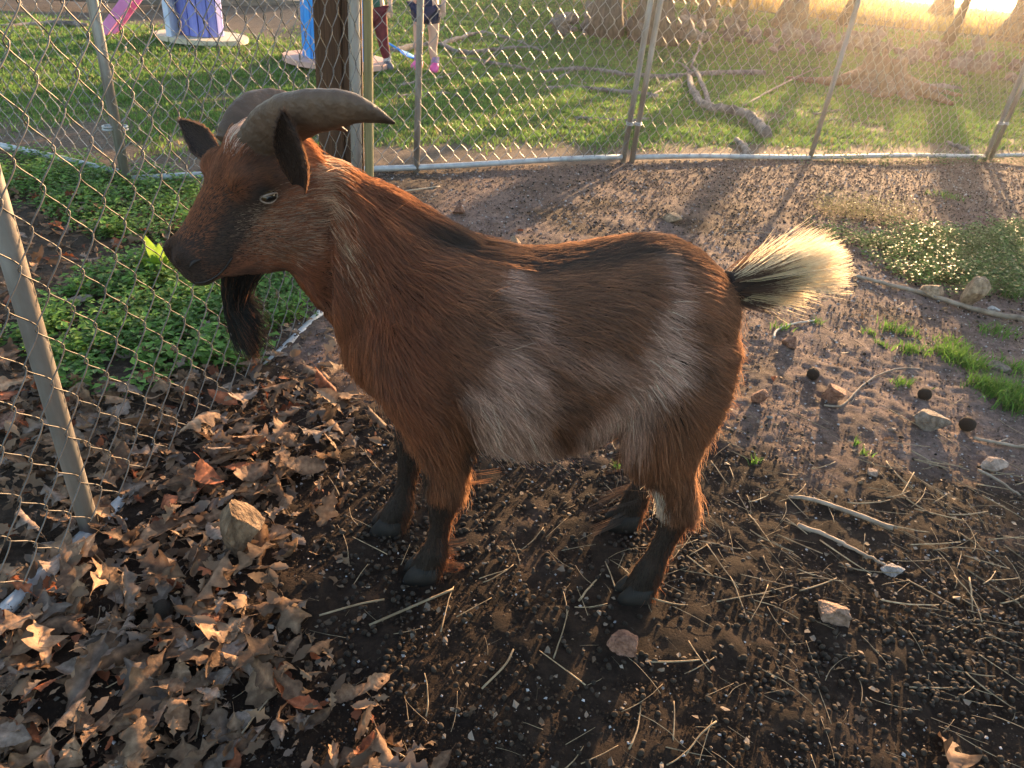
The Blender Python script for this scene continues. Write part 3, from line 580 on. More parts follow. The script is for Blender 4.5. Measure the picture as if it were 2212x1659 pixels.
    th = sstep(0.03, 0.01, cap(sz_, szt(600, 585, .03)[[0, 2]], szt(625, 610, .03)[[0, 2]]))*0.8; C = C*(1-th[:, None])+DARK*th[:, None]
    cr = pxcap(sz_, [(672, 385, 705, 455, 24, .75), (700, 440, 740, 520, 30, .4), (730, 500, 770, 590, 34, .22)], 0.07); C = np.where((rs.random(n) < cr)[:, None], TAN*(0.9+0.5*rs.random((n, 1))), C)
    return np.clip(C*(0.45+1.1*rs.random((n, 1))**1.3)*(0.70+0.6*vnoise(P, 70, 66)[:, None]), 0.002, 0.85)
def hair_mat(name, transl=0.42, gloss=0.10, rough=0.35):
    """strand: diffuse body colour, light passing through it, and a soft sheen along the hair"""
    m = bpy.data.materials.new(name); m.use_nodes = True; N = m.node_tree.nodes; L = m.node_tree.links; N.remove(N['Principled BSDF'])
    a = N.new('ShaderNodeAttribute'); a.attribute_name = 'Col'; d = N.new('ShaderNodeBsdfDiffuse'); t = N.new('ShaderNodeBsdfTranslucent'); g = N.new('ShaderNodeBsdfHair'); g.component = 'Reflection'
    gm = N.new('ShaderNodeGamma'); gm.inputs[1].default_value = 0.58; L.new(a.outputs['Color'], gm.inputs[0])
    L.new(a.outputs['Color'], d.inputs[0]); L.new(gm.outputs[0], t.inputs[0]);
    g.inputs[0].default_value = (0.75, 0.72, 0.68, 1); g.inputs['RoughnessU'].default_value = rough; g.inputs['RoughnessV'].default_value = 0.8
    m1 = N.new('ShaderNodeMixShader'); m1.inputs[0].default_value = transl; L.new(d.outputs[0], m1.inputs[1]); L.new(t.outputs[0], m1.inputs[2])
    m2 = N.new('ShaderNodeMixShader'); m2.inputs[0].default_value = gloss; L.new(m1.outputs[0], m2.inputs[1]); L.new(g.outputs[0], m2.inputs[2]); L.new(m2.outputs[0], N['Material Output'].inputs['Surface']); return m
M_fur = hair_mat('goat_coat', 0.54, 0.05); M_tail = hair_mat('tail_hair', 0.62, 0.05); M_beard = hair_mat('beard_hair', 0.25, 0.04)
def hair(name, Q, R, C, m, parent):
    """Q: (n, k, 3) strand points, R: (n,k) radii, C: (n,3) colours"""
    n, k = Q.shape[:2]; cu = bpy.data.hair_curves.new(name); cu.add_curves([k]*n)
    cu.attributes['position'].data.foreach_set('vector', Q.astype(np.float32).ravel())
    ra = cu.attributes.get('radius') or cu.attributes.new('radius', 'FLOAT', 'POINT'); ra.data.foreach_set('value', R.astype(np.float32).ravel())
    ca = cu.attributes.new('Col', 'FLOAT_COLOR', 'CURVE'); c4 = np.ones((n, 4), np.float32); c4[:, :3] = C; ca.data.foreach_set('color', c4.ravel())
    cu.materials.append(m); o = bpy.data.objects.new(name, cu); COL.objects.link(o); o.parent = parent; return o
def sample_surface(me, n, rs, dens=None):
    me.calc_loop_triangles(); T = np.zeros(len(me.loop_triangles)*3, np.int32); me.loop_triangles.foreach_get('vertices', T); T = T.reshape(-1, 3)
    V = np.zeros(len(me.vertices)*3, np.float32); me.vertices.foreach_get('co', V); V = V.reshape(-1, 3).astype(float)
    Nn = np.zeros(len(V)*3, np.float32); me.vertices.foreach_get('normal', Nn); Nn = Nn.reshape(-1, 3).astype(float)
    A = np.linalg.norm(np.cross(V[T[:, 1]]-V[T[:, 0]], V[T[:, 2]]-V[T[:, 0]]), axis=1)
    if dens is not None: A = A*dens(V[T].mean(1))
    i = rs.choice(len(T), n, p=A/A.sum()); r = rs.random((n, 2)); fl = r.sum(1) > 1; r[fl] = 1-r[fl]; b = np.stack([1-r.sum(1), r[:, 0], r[:, 1]], 1)[:, :, None]
    P = (V[T[i]]*b).sum(1); M = (Nn[T[i]]*b).sum(1); M /= np.linalg.norm(M, axis=1)[:, None]; return P, M
def norm(v): return v/(np.linalg.norm(v, axis=-1, keepdims=True)+1e-9)
def strands(P, Nn, D, Ln, lift, rs, k=6, r0=0.0007, droop=0.25, clump=0.0, cw=1.0):
    """strands leave the skin at a slant, lie over along the lay D and sag a little"""
    n = len(P); D = D-Nn*np.sum(D*Nn, 1)[:, None]; D = norm(D); lf = np.asarray(lift)[:, None] if np.ndim(lift) else lift
    t = np.linspace(0, 1, k); Q = np.zeros((n, k, 3)); Q[:, 0] = P-Nn*0.002
    for j in range(1, k):
        tt = t[j]; d = norm(D*(0.55+0.6*tt)+Nn*lf*(1.25-1.1*tt)+(np.array([0, 0, -1.0])[None]*(np.asarray(droop)*np.ones(n))[:, None]*tt)+rs.normal(size=(n, 3))*0.07)
        Q[:, j] = Q[:, j-1]+d*(Ln/(k-1))[:, None]
    if clump:       # neighbours lean together into locks
        cell = 0.011; key = np.floor(P/cell+0.5).astype(int); h = (key[:, 0]*73856093 ^ key[:, 1]*19349663 ^ key[:, 2]*83492791); _, inv = np.unique(h, return_inverse=True); m = inv.max()+1
        tip = np.zeros((m, 3)); cnt = np.bincount(inv, minlength=m)[:, None]
        for c in range(3): tip[:, c] = np.bincount(inv, Q[:, -1, c], m)
        tip = (tip/cnt)[inv]-Q[:, -1]
        tip *= (np.asarray(cw)*np.ones(n))[:, None]
        for j in range(1, k): Q[:, j] += tip*clump*t[j]**1.6
    R = r0*np.linspace(1.0, 0.25, k)[None]*np.ones((n, 1)); return Q, R
rs = np.random.default_rng(11)
NFUR = 235000
def fur_density(C):
    u = to_head(C)[:, 0]; d = np.where((u > -0.02) & (C[:, 2] > 0.5) & (C[:, 0] > 0.42), 3.4, 1.0); d = np.where(C[:, 2] < 0.24, 1.8, d); return d*np.where(C[:, 1] < -0.07, 0.45, 1.0)
P, Nn = sample_surface(body_me, NFUR, rs, fur_density); keep = P[:, 2] > 0.028; P, Nn = P[keep], Nn[keep]
s, t, z = P.T; h = to_head(P); hd = (sstep(-0.05, 0.01, h[:, 0])*(z > 0.5)*(s > 0.40))
low = sstep(0.52, 0.40, z); leg = sstep(0.40, 0.30, z)
D = np.stack([-1+0*s, 0*s, -0.30-1.3*low], 1)
swirl = sstep(0.14, 0.04, np.hypot(s+0.10, z-0.44)); D = D+swirl[:, None]*np.array([0.25, 0, -0.9])
nkw = sstep(0.20, 0.34, s)*(1-hd); D = D*(1-nkw[:, None])+np.array([-0.62, 0, -0.80])*nkw[:, None]
cst = sstep(0.30, 0.37, s)*sstep(0.62, 0.52, z)*(1-hd); D = D*(1-cst[:, None])+np.array([-0.15, 0, -1.0])*cst[:, None]
D = D*(1-leg[:, None])+np.array([-0.22, 0, -1.0])*leg[:, None]
fd = -hf*1.0-hv*0.25; D = D*(1-hd[:, None])+fd*hd[:, None]
D = D+0.55*(np.stack([fbm(P, 9, 71), fbm(P, 9, 72), fbm(P, 9, 73)], 1)-0.5)+0.35*(np.stack([vnoise(P, 45, 74), vnoise(P, 45, 75), vnoise(P, 45, 76)], 1)-0.5)
Ln = 0.034+0.014*fbm(P, 12, 77)
fringe = sstep(0.47, 0.40, z)*sstep(0.33, 0.36, z)*sstep(0.26, 0.18, s)*sstep(-0.19, -0.11, s); Ln = Ln+0.034*fringe      # belly fringe
Ln = Ln*(1-leg)+leg*np.where(z > 0.24, 0.030, 0.011+0.010*sstep(0.10, 0.05, z))
back = leg*sstep(-0.2, -0.7, Nn[:, 0]); Ln = Ln+0.018*back
Ln = np.where(hd > 0.5, 0.009+0.016*sstep(0.13, 0.0, h[:, 0])+0.008*sstep(-0.05, -0.11, h[:, 1]), Ln)
Ln = np.where((hd > 0.5) & (h[:, 0] > 0.170), 0.0075, Ln); pol = (hd > 0.5)*sstep(0.03, 0.012, np.abs(h[:, 0]-0.045))*sstep(0.045, 0.058, h[:, 1])*sstep(0.045, 0.02, np.abs(h[:, 2])); Ln = Ln+0.016*pol
rdg = sstep(0.03, 0.01, np.abs(t))*sstep(0.18, 0.24, s)*sstep(0.40, 0.33, s)*sstep(0.5, 0.8, Nn[:, 2]); Ln = Ln+0.02*rdg
Ln = Ln*rs.uniform(0.7, 1.2, len(P)); lift = 0.26+0.24*fbm(P, 16, 78)+0.18*rs.random(len(P))**3+0.45*rdg+0.30*back+0.35*pol+0.12*nkw
C = coat(P, Nn, rs); fr_ = (back > 0.3) & (z < 0.25) & (rs.random(len(P)) < 0.55); C[fr_] = np.array([0.085, 0.020, 0.006])*rs.uniform(0.6, 1.4, (fr_.sum(), 1))  # rear leg fringe tinted reddish, painting in the back-lit rim
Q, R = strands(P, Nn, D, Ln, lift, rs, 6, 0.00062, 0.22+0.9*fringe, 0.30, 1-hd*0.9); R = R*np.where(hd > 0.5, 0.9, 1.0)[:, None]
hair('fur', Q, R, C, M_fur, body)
gi = rs.choice(len(P), 17000, replace=False); gi = gi[(hd[gi] < 0.5) & (Nn[gi, 2] < 0.75)]
Qg, Rg = strands(P[gi], Nn[gi], D[gi]+rs.normal(size=(len(gi), 3))*0.3, Ln[gi]*rs.uniform(1.0, 1.45, len(gi)), lift[gi]+rs.uniform(0.0, 0.45, len(gi)), rs, 6, 0.00042, 0.25, 0.0)
hair('guard_hair', Qg, Rg, np.clip(C[gi]*1.3+np.array([0.012, 0.005, 0.002]), 0, 0.8), M_fur, body)

# horns: sweep back and outward, keeled, with growth ridges
M_horn = attr_mat('horn', 0.55, 0, 0.3, 0.8, 110)
hp = [szt(572, 318, 0.050), szt(596, 282, 0.062), szt(640, 252, 0.088), szt(698, 238, 0.112), szt(758, 234, 0.126), szt(806, 247, 0.130), szt(853, 267, 0.128)]
hl = to_head(np.array(hp)); rad = [0.031, 0.032, 0.0305, 0.0275, 0.0215, 0.0128, 0.0018]; fh = to_head(np.array([szt(520, 322, -0.020), szt(532, 286, -0.034), szt(556, 256, -0.055), szt(600, 243, -0.080), szt(655, 246, -0.098), szt(705, 262, -0.108), szt(750, 285, -0.112)]))
for sd in (1, -1):
    c = hl.copy(); c[:, 2] *= sd
    if sd < 0: c = fh.copy()
    Pc = spline(np.array([HD(*q) for q in c]), 64); Rr = np.interp(np.linspace(0, 6, 64), range(7), rad)
    T_, N_, B_ = frames(Pc); k = 20; V = []
    for i in range(64):
        upv = hv-T_[i]*(hv@T_[i]); upv = upv+0.5*hf; upv -= T_[i]*(upv@T_[i]); upv /= np.linalg.norm(upv); sdv = np.cross(T_[i], upv)
        fade = 1-sstep(35, 60, i); rid = 1+(0.016*math.sin(i*1.15+1.3*math.sin(i*0.37))+0.012*mnoise.noise(Vector((i*0.9, 3.3, 0))))*fade
        for j in range(k):
            a = j*2*math.pi/k; keel = 1+0.16*max(0, math.cos(a))**4; nz = 1+0.03*(mnoise.noise(Vector((i*0.3, math.cos(a)*2, math.sin(a)*2))))
            V.append(Pc[i]+(upv*math.cos(a)*1.12*keel+sdv*math.sin(a)*0.86)*Rr[i]*rid*nz)
    F = [(i*k+j, i*k+(j+1) % k, (i+1)*k+(j+1) % k, (i+1)*k+j) for i in range(63) for j in range(k)]+[tuple(range(k))[::-1], tuple(63*k+np.arange(k))]
    me = mesh_np('horn', V, F, True); rg = np.random.default_rng(5); ringc = np.repeat(np.interp(np.arange(64), np.arange(0, 66, 1.5), 0.88+0.24*rg.random(44)), k)[:, None]; va = np.array(V); fl = 0.75+0.5*fbm(va, 60, 3)[:, None]
    hc = np.array([0.098, 0.057, 0.036])*ringc*fl*np.repeat(np.interp(np.arange(64), [0, 20, 48, 63], [0.62, 1.0, 1.05, 0.35]), k)[:, None]; set_col(me, np.clip(hc, 0.01, 0.6)); link('horn', me, M_horn, goat)

# ears: cupped leaf-shaped shells with short fur
def ear(base, tip, width, open_dir, seed):
    base = np.asarray(base); tip = np.asarray(tip); ax = tip-base; L = np.linalg.norm(ax); ax /= L
    op = np.asarray(open_dir, float); op -= ax*(op@ax); op /= np.linalg.norm(op); sd = np.cross(ax, op)
    n, k = 14, 11; V = []
    for layer, th in ((0, 0.0), (1, 0.0035)):
        for i in range(n):
            f = i/(n-1); w = width*float(np.interp(f, [0, 0.15, 0.35, 0.50, 0.70, 0.85, 0.95, 1.0], [0.36, 0.70, 0.98, 1.0, 0.76, 0.46, 0.22, 0.05]))+0.0012; cup = 1.35*(1-0.40*f)
            for j in range(k):
                a = (j/(k-1)-0.5)*2; ang = a*cup; x = w*math.sin(ang)/math.sin(cup)*1.0; y = w*0.75*(1-math.cos(ang))-0.010*math.sin(f*2.2)
                V.append(base+ax*L*f+sd*x+op*(y-th))
    m = n*k; F = [(i*k+j, i*k+j+1, (i+1)*k+j+1, (i+1)*k+j) for i in range(n-1) for j in range(k-1)]; F += [tuple(m+q for q in f[::-1]) for f in F]
    ed = [i*k for i in range(n)]; F += [(ed[i+1], ed[i], m+ed[i], m+ed[i+1]) for i in range(n-1)]; ed = [i*k+k-1 for i in range(n)]; F += [(ed[i], ed[i+1], m+ed[i+1], m+ed[i]) for i in range(n-1)]
    me = mesh_np('ear', V, F, True); o = link('ear', me, M_skin, goat); r2 = np.random.default_rng(seed)
    P, Nn = sample_surface(me, 5200, r2); C = np.repeat(np.array([[0.10, 0.036, 0.015]]), len(P), 0)*r2.uniform(0.6, 1.3, (len(P), 1)); inner = Nn@op > 0.2
    C[inner] = np.array([0.030, 0.014, 0.009])*r2.uniform(0.6, 1.4, (inner.sum(), 1)); f = (P-base)@ax/L; C[f > 0.75] *= 0.7
    Q, R = strands(P, Nn, np.repeat(ax[None], len(P), 0)+r2.normal(size=P.shape)*0.25, r2.uniform(0.008, 0.016, len(P)), 0.3, r2, 5, 0.0005, 0.05, 0.2)
    hair('fur', Q, R, C, M_fur, o)
ear(szt(652, 404, 0.085), szt(604, 256, 0.158), 0.030, np.array([0.55, 0.80, 0.05]), 1)
ear(szt(478, 345, -0.035), szt(383, 262, -0.10), 0.021, hf*0.5+np.array([0, 0.55, 0.55]), 2)

# eyes: dark ball with slot pupil, pale lid ring
M_eye = mat('amber_eye', (0.05, 0.028, 0.012), (0.11, 0.06, 0.025), 30, 0.08, spec=0.6); M_pup = mat('pupil', (0.004, 0.004, 0.004), (0.006, 0.006, 0.006), 5, 0.1, spec=0.6); M_lid = mat('pale_lid', (0.16, 0.11, 0.085), (0.26, 0.19, 0.15), 30, 0.6)
from mathutils.bvhtree import BVHTree
bvh = BVHTree.FromPolygons([v.co.copy() for v in body_me.vertices], [tuple(p.vertices) for p in body_me.polygons])
for sd in (1, -1):
    q = szt(566, 415, 0.09); e0 = to_head(q); o0 = HD(e0[0], e0[1], sd*0.13); hit = bvh.ray_cast(Vector(o0), Vector(-hw*sd))
    c = np.array(hit[0]) if hit[0] is not None else HD(e0[0], e0[1], 0.06*sd)
    nrm = np.array(hit[1]); nrm = nrm/np.linalg.norm(nrm); nrm = nrm+hw*sd*0.5; nrm /= np.linalg.norm(nrm); ax = hf-nrm*(hf@nrm); ax /= np.linalg.norm(ax); uy = np.cross(nrm, ax)*1.0
    if uy@hv < 0: uy = -uy
    ax, uy = ax*math.cos(0.42)+uy*math.sin(0.42)*1.0, uy*math.cos(0.42)-ax*math.sin(0.42)     # the slot lies level when the head hangs
    cen = c+nrm*0.004
    eb = MB(); eb.add(*loft([(cen+nrm*(0.0115*math.cos(a)-0.004), ax*max(0.0130*math.sin(a), 1e-4), uy*max(0.0076*math.sin(a), 1e-4)) for a in np.linspace(math.pi, 0, 13)], 20, 2))
    eo = link('eye', eb.mesh('eye', True), M_eye, goat)
    pb = MB(); pb.add(*loft([(cen+nrm*0.0079, ax*0.0085, uy*0.0034), (cen+nrm*0.0083, ax*0.0065, uy*0.0024)], 16, 3)); link('pupil', pb.mesh('pupil', True), M_pup, eo)
    a = np.linspace(0, 2*math.pi, 33); ring = [cen+ax*0.0135*math.cos(x)+uy*(0.0058 if math.sin(x) > 0 else 0.0080)*math.sin(x)+nrm*(0.0055-0.0045*abs(math.cos(x))**2) for x in a]
    link('eyelid', MB().tube(ring, 0.0014, 7, False).mesh('eyelid', True), M_lid, eo)
# nostril and mouth line
M_nose = mat('nose_leather', (0.012, 0.008, 0.007), (0.03, 0.02, 0.016), 30, 0.55)
for sd in (1, -1):
    q = to_head(szt(392, 535, 0.085)); hit = bvh.ray_cast(Vector(HD(0.193, -0.022, sd*0.12)), Vector(-hw*sd))
    if hit[0] is not None:
        c = np.array(hit[0]); P = [c+hf*(-0.010+0.02*t_)*1.0+hv*(0.004*math.sin(3.1*t_)-0.003)+hw*sd*0.0015 for t_ in np.linspace(0, 1, 8)]
        link('nostril', MB().tube(P, 0.0032*np.sin(np.linspace(0.25, 2.9, 8)), 8).mesh('nostril', True), M_nose, goat)
    P = []
    for t_ in np.linspace(0, 1, 12):
        hit = bvh.ray_cast(Vector(HD(0.208-0.060*t_, -0.056-0.010*math.sin(t_*3)+0.012*t_, sd*0.12)), Vector(-hw*sd))
        if hit[0] is not None: P.append(np.array(hit[0])+hw*sd*0.002)
    if len(P) > 4: link('mouth', MB().tube(P, 0.0017, 6).mesh('mouth', True), M_nose, goat)

# beard: long black locks under the chin
r3 = np.random.default_rng(21); n = 3200
u = r3.uniform(0.105, 0.165, n); w = r3.normal(0, 0.009, n); roots = np.array([HD(a, -0.086-0.022*(0.165-a)/0.06, b) for a, b in zip(u, w)])
Ln = (0.165-0.055*np.abs(u-0.135)/0.03*r3.random(n))*r3.uniform(0.55, 1.0, n); k = 9; Q = np.zeros((n, k, 3)); Q[:, 0] = roots
lock = np.floor(r3.random(n)*26).astype(int); lo = r3.normal(size=(26, 3))*np.array([0.008, 0.006, 0.008]); t = np.linspace(0, 1, k)
cx = roots.mean(0)
for j in range(1, k):
    tt = t[j]; gather = (cx-roots)*np.array([0.55, 0.5, 0])*math.sin(min(tt*1.2, 1)*1.57)*1.3
    Q[:, j] = roots+gather+np.array([-0.02*tt+0.030*math.sin(tt*2.4), 0, 0])+np.array([0, 0, -1.0])*(Ln*tt)[:, None]+lo[lock]*tt**1.3+r3.normal(size=(n, 3))*0.0012
hair('beard', Q, 0.00055*np.linspace(1, 0.45, k)[None]*np.ones((n, 1)), np.array([0.0035, 0.0025, 0.002])*r3.uniform(0.6, 1.8, (n, 1))+np.where(lock[:, None] < 3, np.array([0.06, 0.016, 0.005]), 0), M_beard, goat)  # a few locks coloured orange as if the sun caught them

# tail: upturned, dark root, pale flaring brush
tp = spline(np.array([szt(1572, 622, 0.0), szt(1610, 616, 0.0), szt(1655, 604, 0.004), szt(1705, 598, 0.006)]), 12); tr = np.linspace(0.030, 0.008, 12)
tm = MB().tube(tp, tr, 12).mesh('tail', True); tail = link('tail', tm, M_skin, goat)
r4 = np.random.default_rng(31); n = 9500; axis = tp[-1]-tp[0]; Lt = np.linalg.norm(axis); axis /= Lt; upv = np.cross(axis, (0, 1, 0)); upv = upv if upv[2] > 0 else -upv; upv /= np.linalg.norm(upv); lat = np.cross(axis, upv)
f = r4.random(n)**0.8*0.85; core = np.stack([np.interp(f, np.linspace(0, 1, 12), tp[:, c_]) for c_ in range(3)], 1); rr_ = np.interp(f, [0, 1], [0.026, 0.008]); phi = np.where(r4.random(n) < 0.86, np.clip(r4.normal(-0.03, 0.20, n), -0.55, 0.42), r4.uniform(-0.95, 0.70, n)); psi = r4.normal(0, 0.26, n)
lockk = np.floor((phi+1)*15+r4.random(n)*1.2).astype(int); jag = r4.uniform(0.62, 1.12, 64)[np.clip(lockk, 0, 63)]
D = axis[None]*np.cos(phi)[:, None]+upv[None]*np.sin(phi+0.05)[:, None]+lat[None]*np.sin(psi)[:, None]; D = norm(D); P = core+(upv[None]*np.sign(phi)[:, None]*(np.abs(phi) > 0.15)[:, None]*0.8+lat[None]*np.sin(psi*2)[:, None])*rr_[:, None]
reach = (0.200-0.120*np.abs(phi))*jag*(1-0.48*r4.random(n)**1.7); Ln = np.maximum(reach-f*Lt*np.cos(phi), 0.03)*np.where(phi < -0.45, 0.72, 1.0); k = 7; Q = np.zeros((n, k, 3)); Q[:, 0] = P
wav = np.stack([vnoise(P, 70, 5), vnoise(P, 70, 6), vnoise(P, 70, 7)], 1)-0.5
for j in range(1, k):
    d = norm(D+wav*0.3*j/k+r4.normal(size=(n, 3))*0.045+upv[None]*(np.sign(phi)*0.12*j/k)[:, None]*0.5); Q[:, j] = Q[:, j-1]+d*(Ln/(k-1))[:, None]
darkw = np.clip(sstep(0.40, 0.14, f+0.10*(r4.random(n)-0.5)+0.10*np.clip(phi, -0.3, 0.5))*sstep(0.75, 0.2, phi), 0, 1); darkw = (r4.random(n) < darkw)
C = np.array([0.84, 0.66, 0.40])*r4.uniform(0.75, 1.05, (n, 1)); C = np.where(darkw[:, None], np.array([0.050, 0.019, 0.008])*r4.uniform(0.6, 1.4, (n, 1)), C); Ln2 = np.where(darkw, 0.62, 1.0)
Q = Q[:, :1]+(Q-Q[:, :1])*Ln2[:, None, None]
hair('brush', Q, 0.00052*np.linspace(1, 0.3, k)[None]*np.ones((n, 1)), C, M_tail, tail)

# ------------------------------------------------------------------ two children on the lawn
M_cskin = mat('skin', (0.52, 0.31, 0.23), (0.60, 0.37, 0.28), 12, 0.55); M_hairb = mat('brown_hair', (0.05, 0.03, 0.018), (0.11, 0.065, 0.035), 40, 0.6, 0.4, stretch=(1, 1, 0.2))
def skin_mesh(name, pts, edges, sub=2):
    """pts: {name: (pos, radius)} grown into one continuous surface along the edges"""
    ks = list(pts); me = bpy.data.meshes.new(name); me.from_pydata([pts[k][0] for k in ks], [(ks.index(a), ks.index(b)) for a, b in edges], [])
    o = bpy.data.objects.new('tmp', me); COL.objects.link(o); m = o.modifiers.new('s', 'SKIN'); m.use_smooth_shade = True
    for i, k in enumerate(ks):
        r = pts[k][1]; sv = me.skin_vertices[0].data[i]; sv.radius = (r, r) if np.isscalar(r) else r; sv.use_root = (i == 0)
    ss = o.modifiers.new('b', 'SUBSURF'); ss.levels = sub; dg = bpy.context.evaluated_depsgraph_get(); out = bpy.data.meshes.new_from_object(o.evaluated_get(dg)); out.name = name
    bpy.data.objects.remove(o); bpy.data.meshes.remove(me); return out
def child(pos, rotz, k, J, label, top, bottom, shoe, sock, shorts):
    o = empty('person', pos, rotz); tag(o, label, 'person', 'children on the lawn')
    j = {a: (np.array(p)*k, r*k) for a, (p, r) in J.items()}
    E_ = [('pel', 'bel'), ('bel', 'che'), ('che', 'nek'), ('nek', 'hea'), ('hea', 'crn')]
    for s in 'lr': E_ += [('che', 'sh'+s), ('sh'+s, 'el'+s), ('el'+s, 'wr'+s), ('wr'+s, 'pa'+s), ('pel', 'hi'+s), ('hi'+s, 'kn'+s), ('kn'+s, 'ca'+s), ('ca'+s, 'an'+s), ('an'+s, 'to'+s)]
    for s in 'lr':
        w, p = j['wr'+s][0], j['pa'+s][0]; d = (p-w)/np.linalg.norm(p-w); sd = np.cross(d, (0, 1, 0.2)); sd /= np.linalg.norm(sd)
        for f, (off, ln) in enumerate(((-0.024, 0.045), (-0.008, 0.058), (0.008, 0.055), (0.023, 0.042))):
            a, b = 'f%s%d' % (s, f), 'g%s%d' % (s, f); j[a] = (p+d*0.022*k+sd*off*k, 0.0075*k); j[b] = (p+d*(0.022+ln)*k+sd*off*1.15*k+np.array([0, -0.010*k, 0]), 0.006*k); E_ += [('pa'+s, a), (a, b)]
        j['th'+s] = (p-d*0.004*k-sd*0.040*k, 0.0085*k); j['ti'+s] = (p+d*0.022*k-sd*0.055*k, 0.007*k); E_ += [('pa'+s, 'th'+s), ('th'+s, 'ti'+s)]
    bd = link('body', skin_mesh('body', j, E_), M_cskin, o)
    hc = j['hea'][0]
    for sd in (-1, 1):
        V, F = loft([(hc+np.array([sd*0.036*k, -0.088*k+0.003*q, 0.02*k]), np.array([max(0.012*k*math.sin(a), 1e-4), 0, 0]), np.array([0, 0, max(0.008*k*math.sin(a), 1e-4)])) for q, a in zip(range(5), np.linspace(0.05, 3.1, 5))], 10, 2); link('eye', mesh_np('eye', V, F, True), M_pup, bd)
    V, F = loft([(hc+np.array([0, -0.095*k-0.012*k*math.sin(a), 0.015*k-0.02*k*q]), np.array([0.012*k, 0, 0]), np.array([0, 0.008*k, 0])) for q, a in zip(np.linspace(0, 2, 5), np.linspace(0.2, 2.9, 5))], 8, 2); link('nose', mesh_np('nose', V, F, True), M_cskin, bd)
    V, F = loft([(hc+np.array([0, 0.022*k, 0.06*k-0.055*k*t_]), np.array([(0.03+0.075*math.sin(0.15+t_))*k, 0, 0]), np.array([0, (0.03+0.088*math.sin(0.15+t_))*k, 0])) for t_ in np.linspace(-1.05, 1.6, 9)], 16, 2); link('hair', mesh_np('hair', V, F, True), M_hairb, o)
    g = lambda a, ex: (j[a][0], (np.array(j[a][1])+ex*k))
    up_ = {a: g(a, 0.016) for a in ('bel', 'che')}; up_['hem'] = (j['pel'][0]+np.array([0, 0, -0.035*k]), j['pel'][1]+0.024*k)
    E2 = [('bel', 'che'), ('bel', 'hem')]
    for s in 'lr':
        up_['sh'+s] = g('sh'+s, 0.016); up_['sl'+s] = ((j['sh'+s][0]*0.35+j['el'+s][0]*0.65), 0.052*k); E2 += [('che', 'sh'+s), ('sh'+s, 'sl'+s)]
    link('shirt', skin_mesh('shirt', up_, E2), top, o)
    lo_ = {'pel': g('pel', 0.016)}; E3 = []
    for s in 'lr':
        lo_['hi'+s] = g('hi'+s, 0.018)
        if shorts: q = j['hi'+s][0]*0.35+j['kn'+s][0]*0.65; lo_['en'+s] = (q, 0.092*k); E3 += [('pel', 'hi'+s), ('hi'+s, 'en'+s)]
        else: lo_['kn'+s] = g('kn'+s, 0.016); lo_['ca'+s] = g('ca'+s, 0.012); lo_['an'+s] = (j['an'+s][0]+np.array([0, 0, 0.03*k]), 0.048*k); E3 += [('pel', 'hi'+s), ('hi'+s, 'kn'+s), ('kn'+s, 'ca'+s), ('ca'+s, 'an'+s)]
    link('shorts' if shorts else 'trousers', skin_mesh('legwear', lo_, E3), bottom, o)
    for s in 'lr':
        a, t_ = j['an'+s][0], j['to'+s][0]; d = t_-a; d[2] = 0; d /= np.linalg.norm(d); hz = a[2]-0.052*k; sd = np.cross(d, (0, 0, 1))
        secs = [(a-d*0.055*k+np.array([0, 0, -hz+0.0*k-a[2]+a[2]]), 0, 0)]
        V, F = loft([(np.array([*(a+d*x*k)[:2], h*k]), sd*w*k, np.array([0, 0, h*k])) for x, h, w in ((-0.062, 0.022, 0.018), (-0.055, 0.042, 0.034), (-0.01, 0.050, 0.040), (0.05, 0.040, 0.044), (0.10, 0.032, 0.044), (0.135, 0.022, 0.030), (0.142, 0.015, 0.012))], 14, 2.6)
        sh = link('shoe', mesh_np('shoe', V, F, True), shoe, o); P = [a+np.array([0, 0, z_*k]) for z_ in (-0.01, 0.03, 0.07)]; link('sock', MB().tube(P, 0.042*k, 12, False).mesh('sock', True), sock, o)
J0 = {'pel': ((0, 0, 0.60), 0.105), 'bel': ((0, 0, 0.71), 0.100), 'che': ((0, 0.0, 0.86), 0.108), 'nek': ((0, 0, 1.00), 0.045), 'hea': ((0, -0.01, 1.11), 0.088), 'crn': ((0, 0.0, 1.19), 0.070)}
for s, q in (('l', 1), ('r', -1)):
    J0.update({'sh'+s: ((q*0.125, 0, 0.93), 0.045), 'el'+s: ((q*0.165, 0.01, 0.76), 0.034), 'wr'+s: ((q*0.175, -0.03, 0.61), 0.023), 'pa'+s: ((q*0.175, -0.04, 0.565), 0.026), 'hi'+s: ((q*0.062, 0, 0.54), 0.078), 'kn'+s: ((q*0.070, -0.01, 0.315), 0.050), 'ca'+s: ((q*0.072, 0.01, 0.21), 0.047), 'an'+s: ((q*0.072, 0.015, 0.065), 0.032), 'to'+s: ((q*0.078, -0.075, 0.03), 0.026)})
J1 = dict(J0); J1.update({'knr': ((-0.060, -0.01, 0.315), 0.050), 'knl': ((0.095, -0.02, 0.32), 0.050), 'cal': ((0.115, 0.0, 0.21), 0.046), 'anl': ((0.145, 0.02, 0.065), 0.032), 'tol': ((0.175, -0.065, 0.03), 0.026)})
J2 = dict(J0); J2.update({'elr': ((-0.215, -0.06, 0.80), 0.034), 'wrr': ((-0.30, -0.11, 0.70), 0.023), 'par': ((-0.335, -0.13, 0.675), 0.026), 'knl': ((0.085, 0.0, 0.315), 0.05), 'anl': ((0.10, 0.02, 0.065), 0.032), 'tol': ((0.115, -0.07, 0.03), 0.026)})
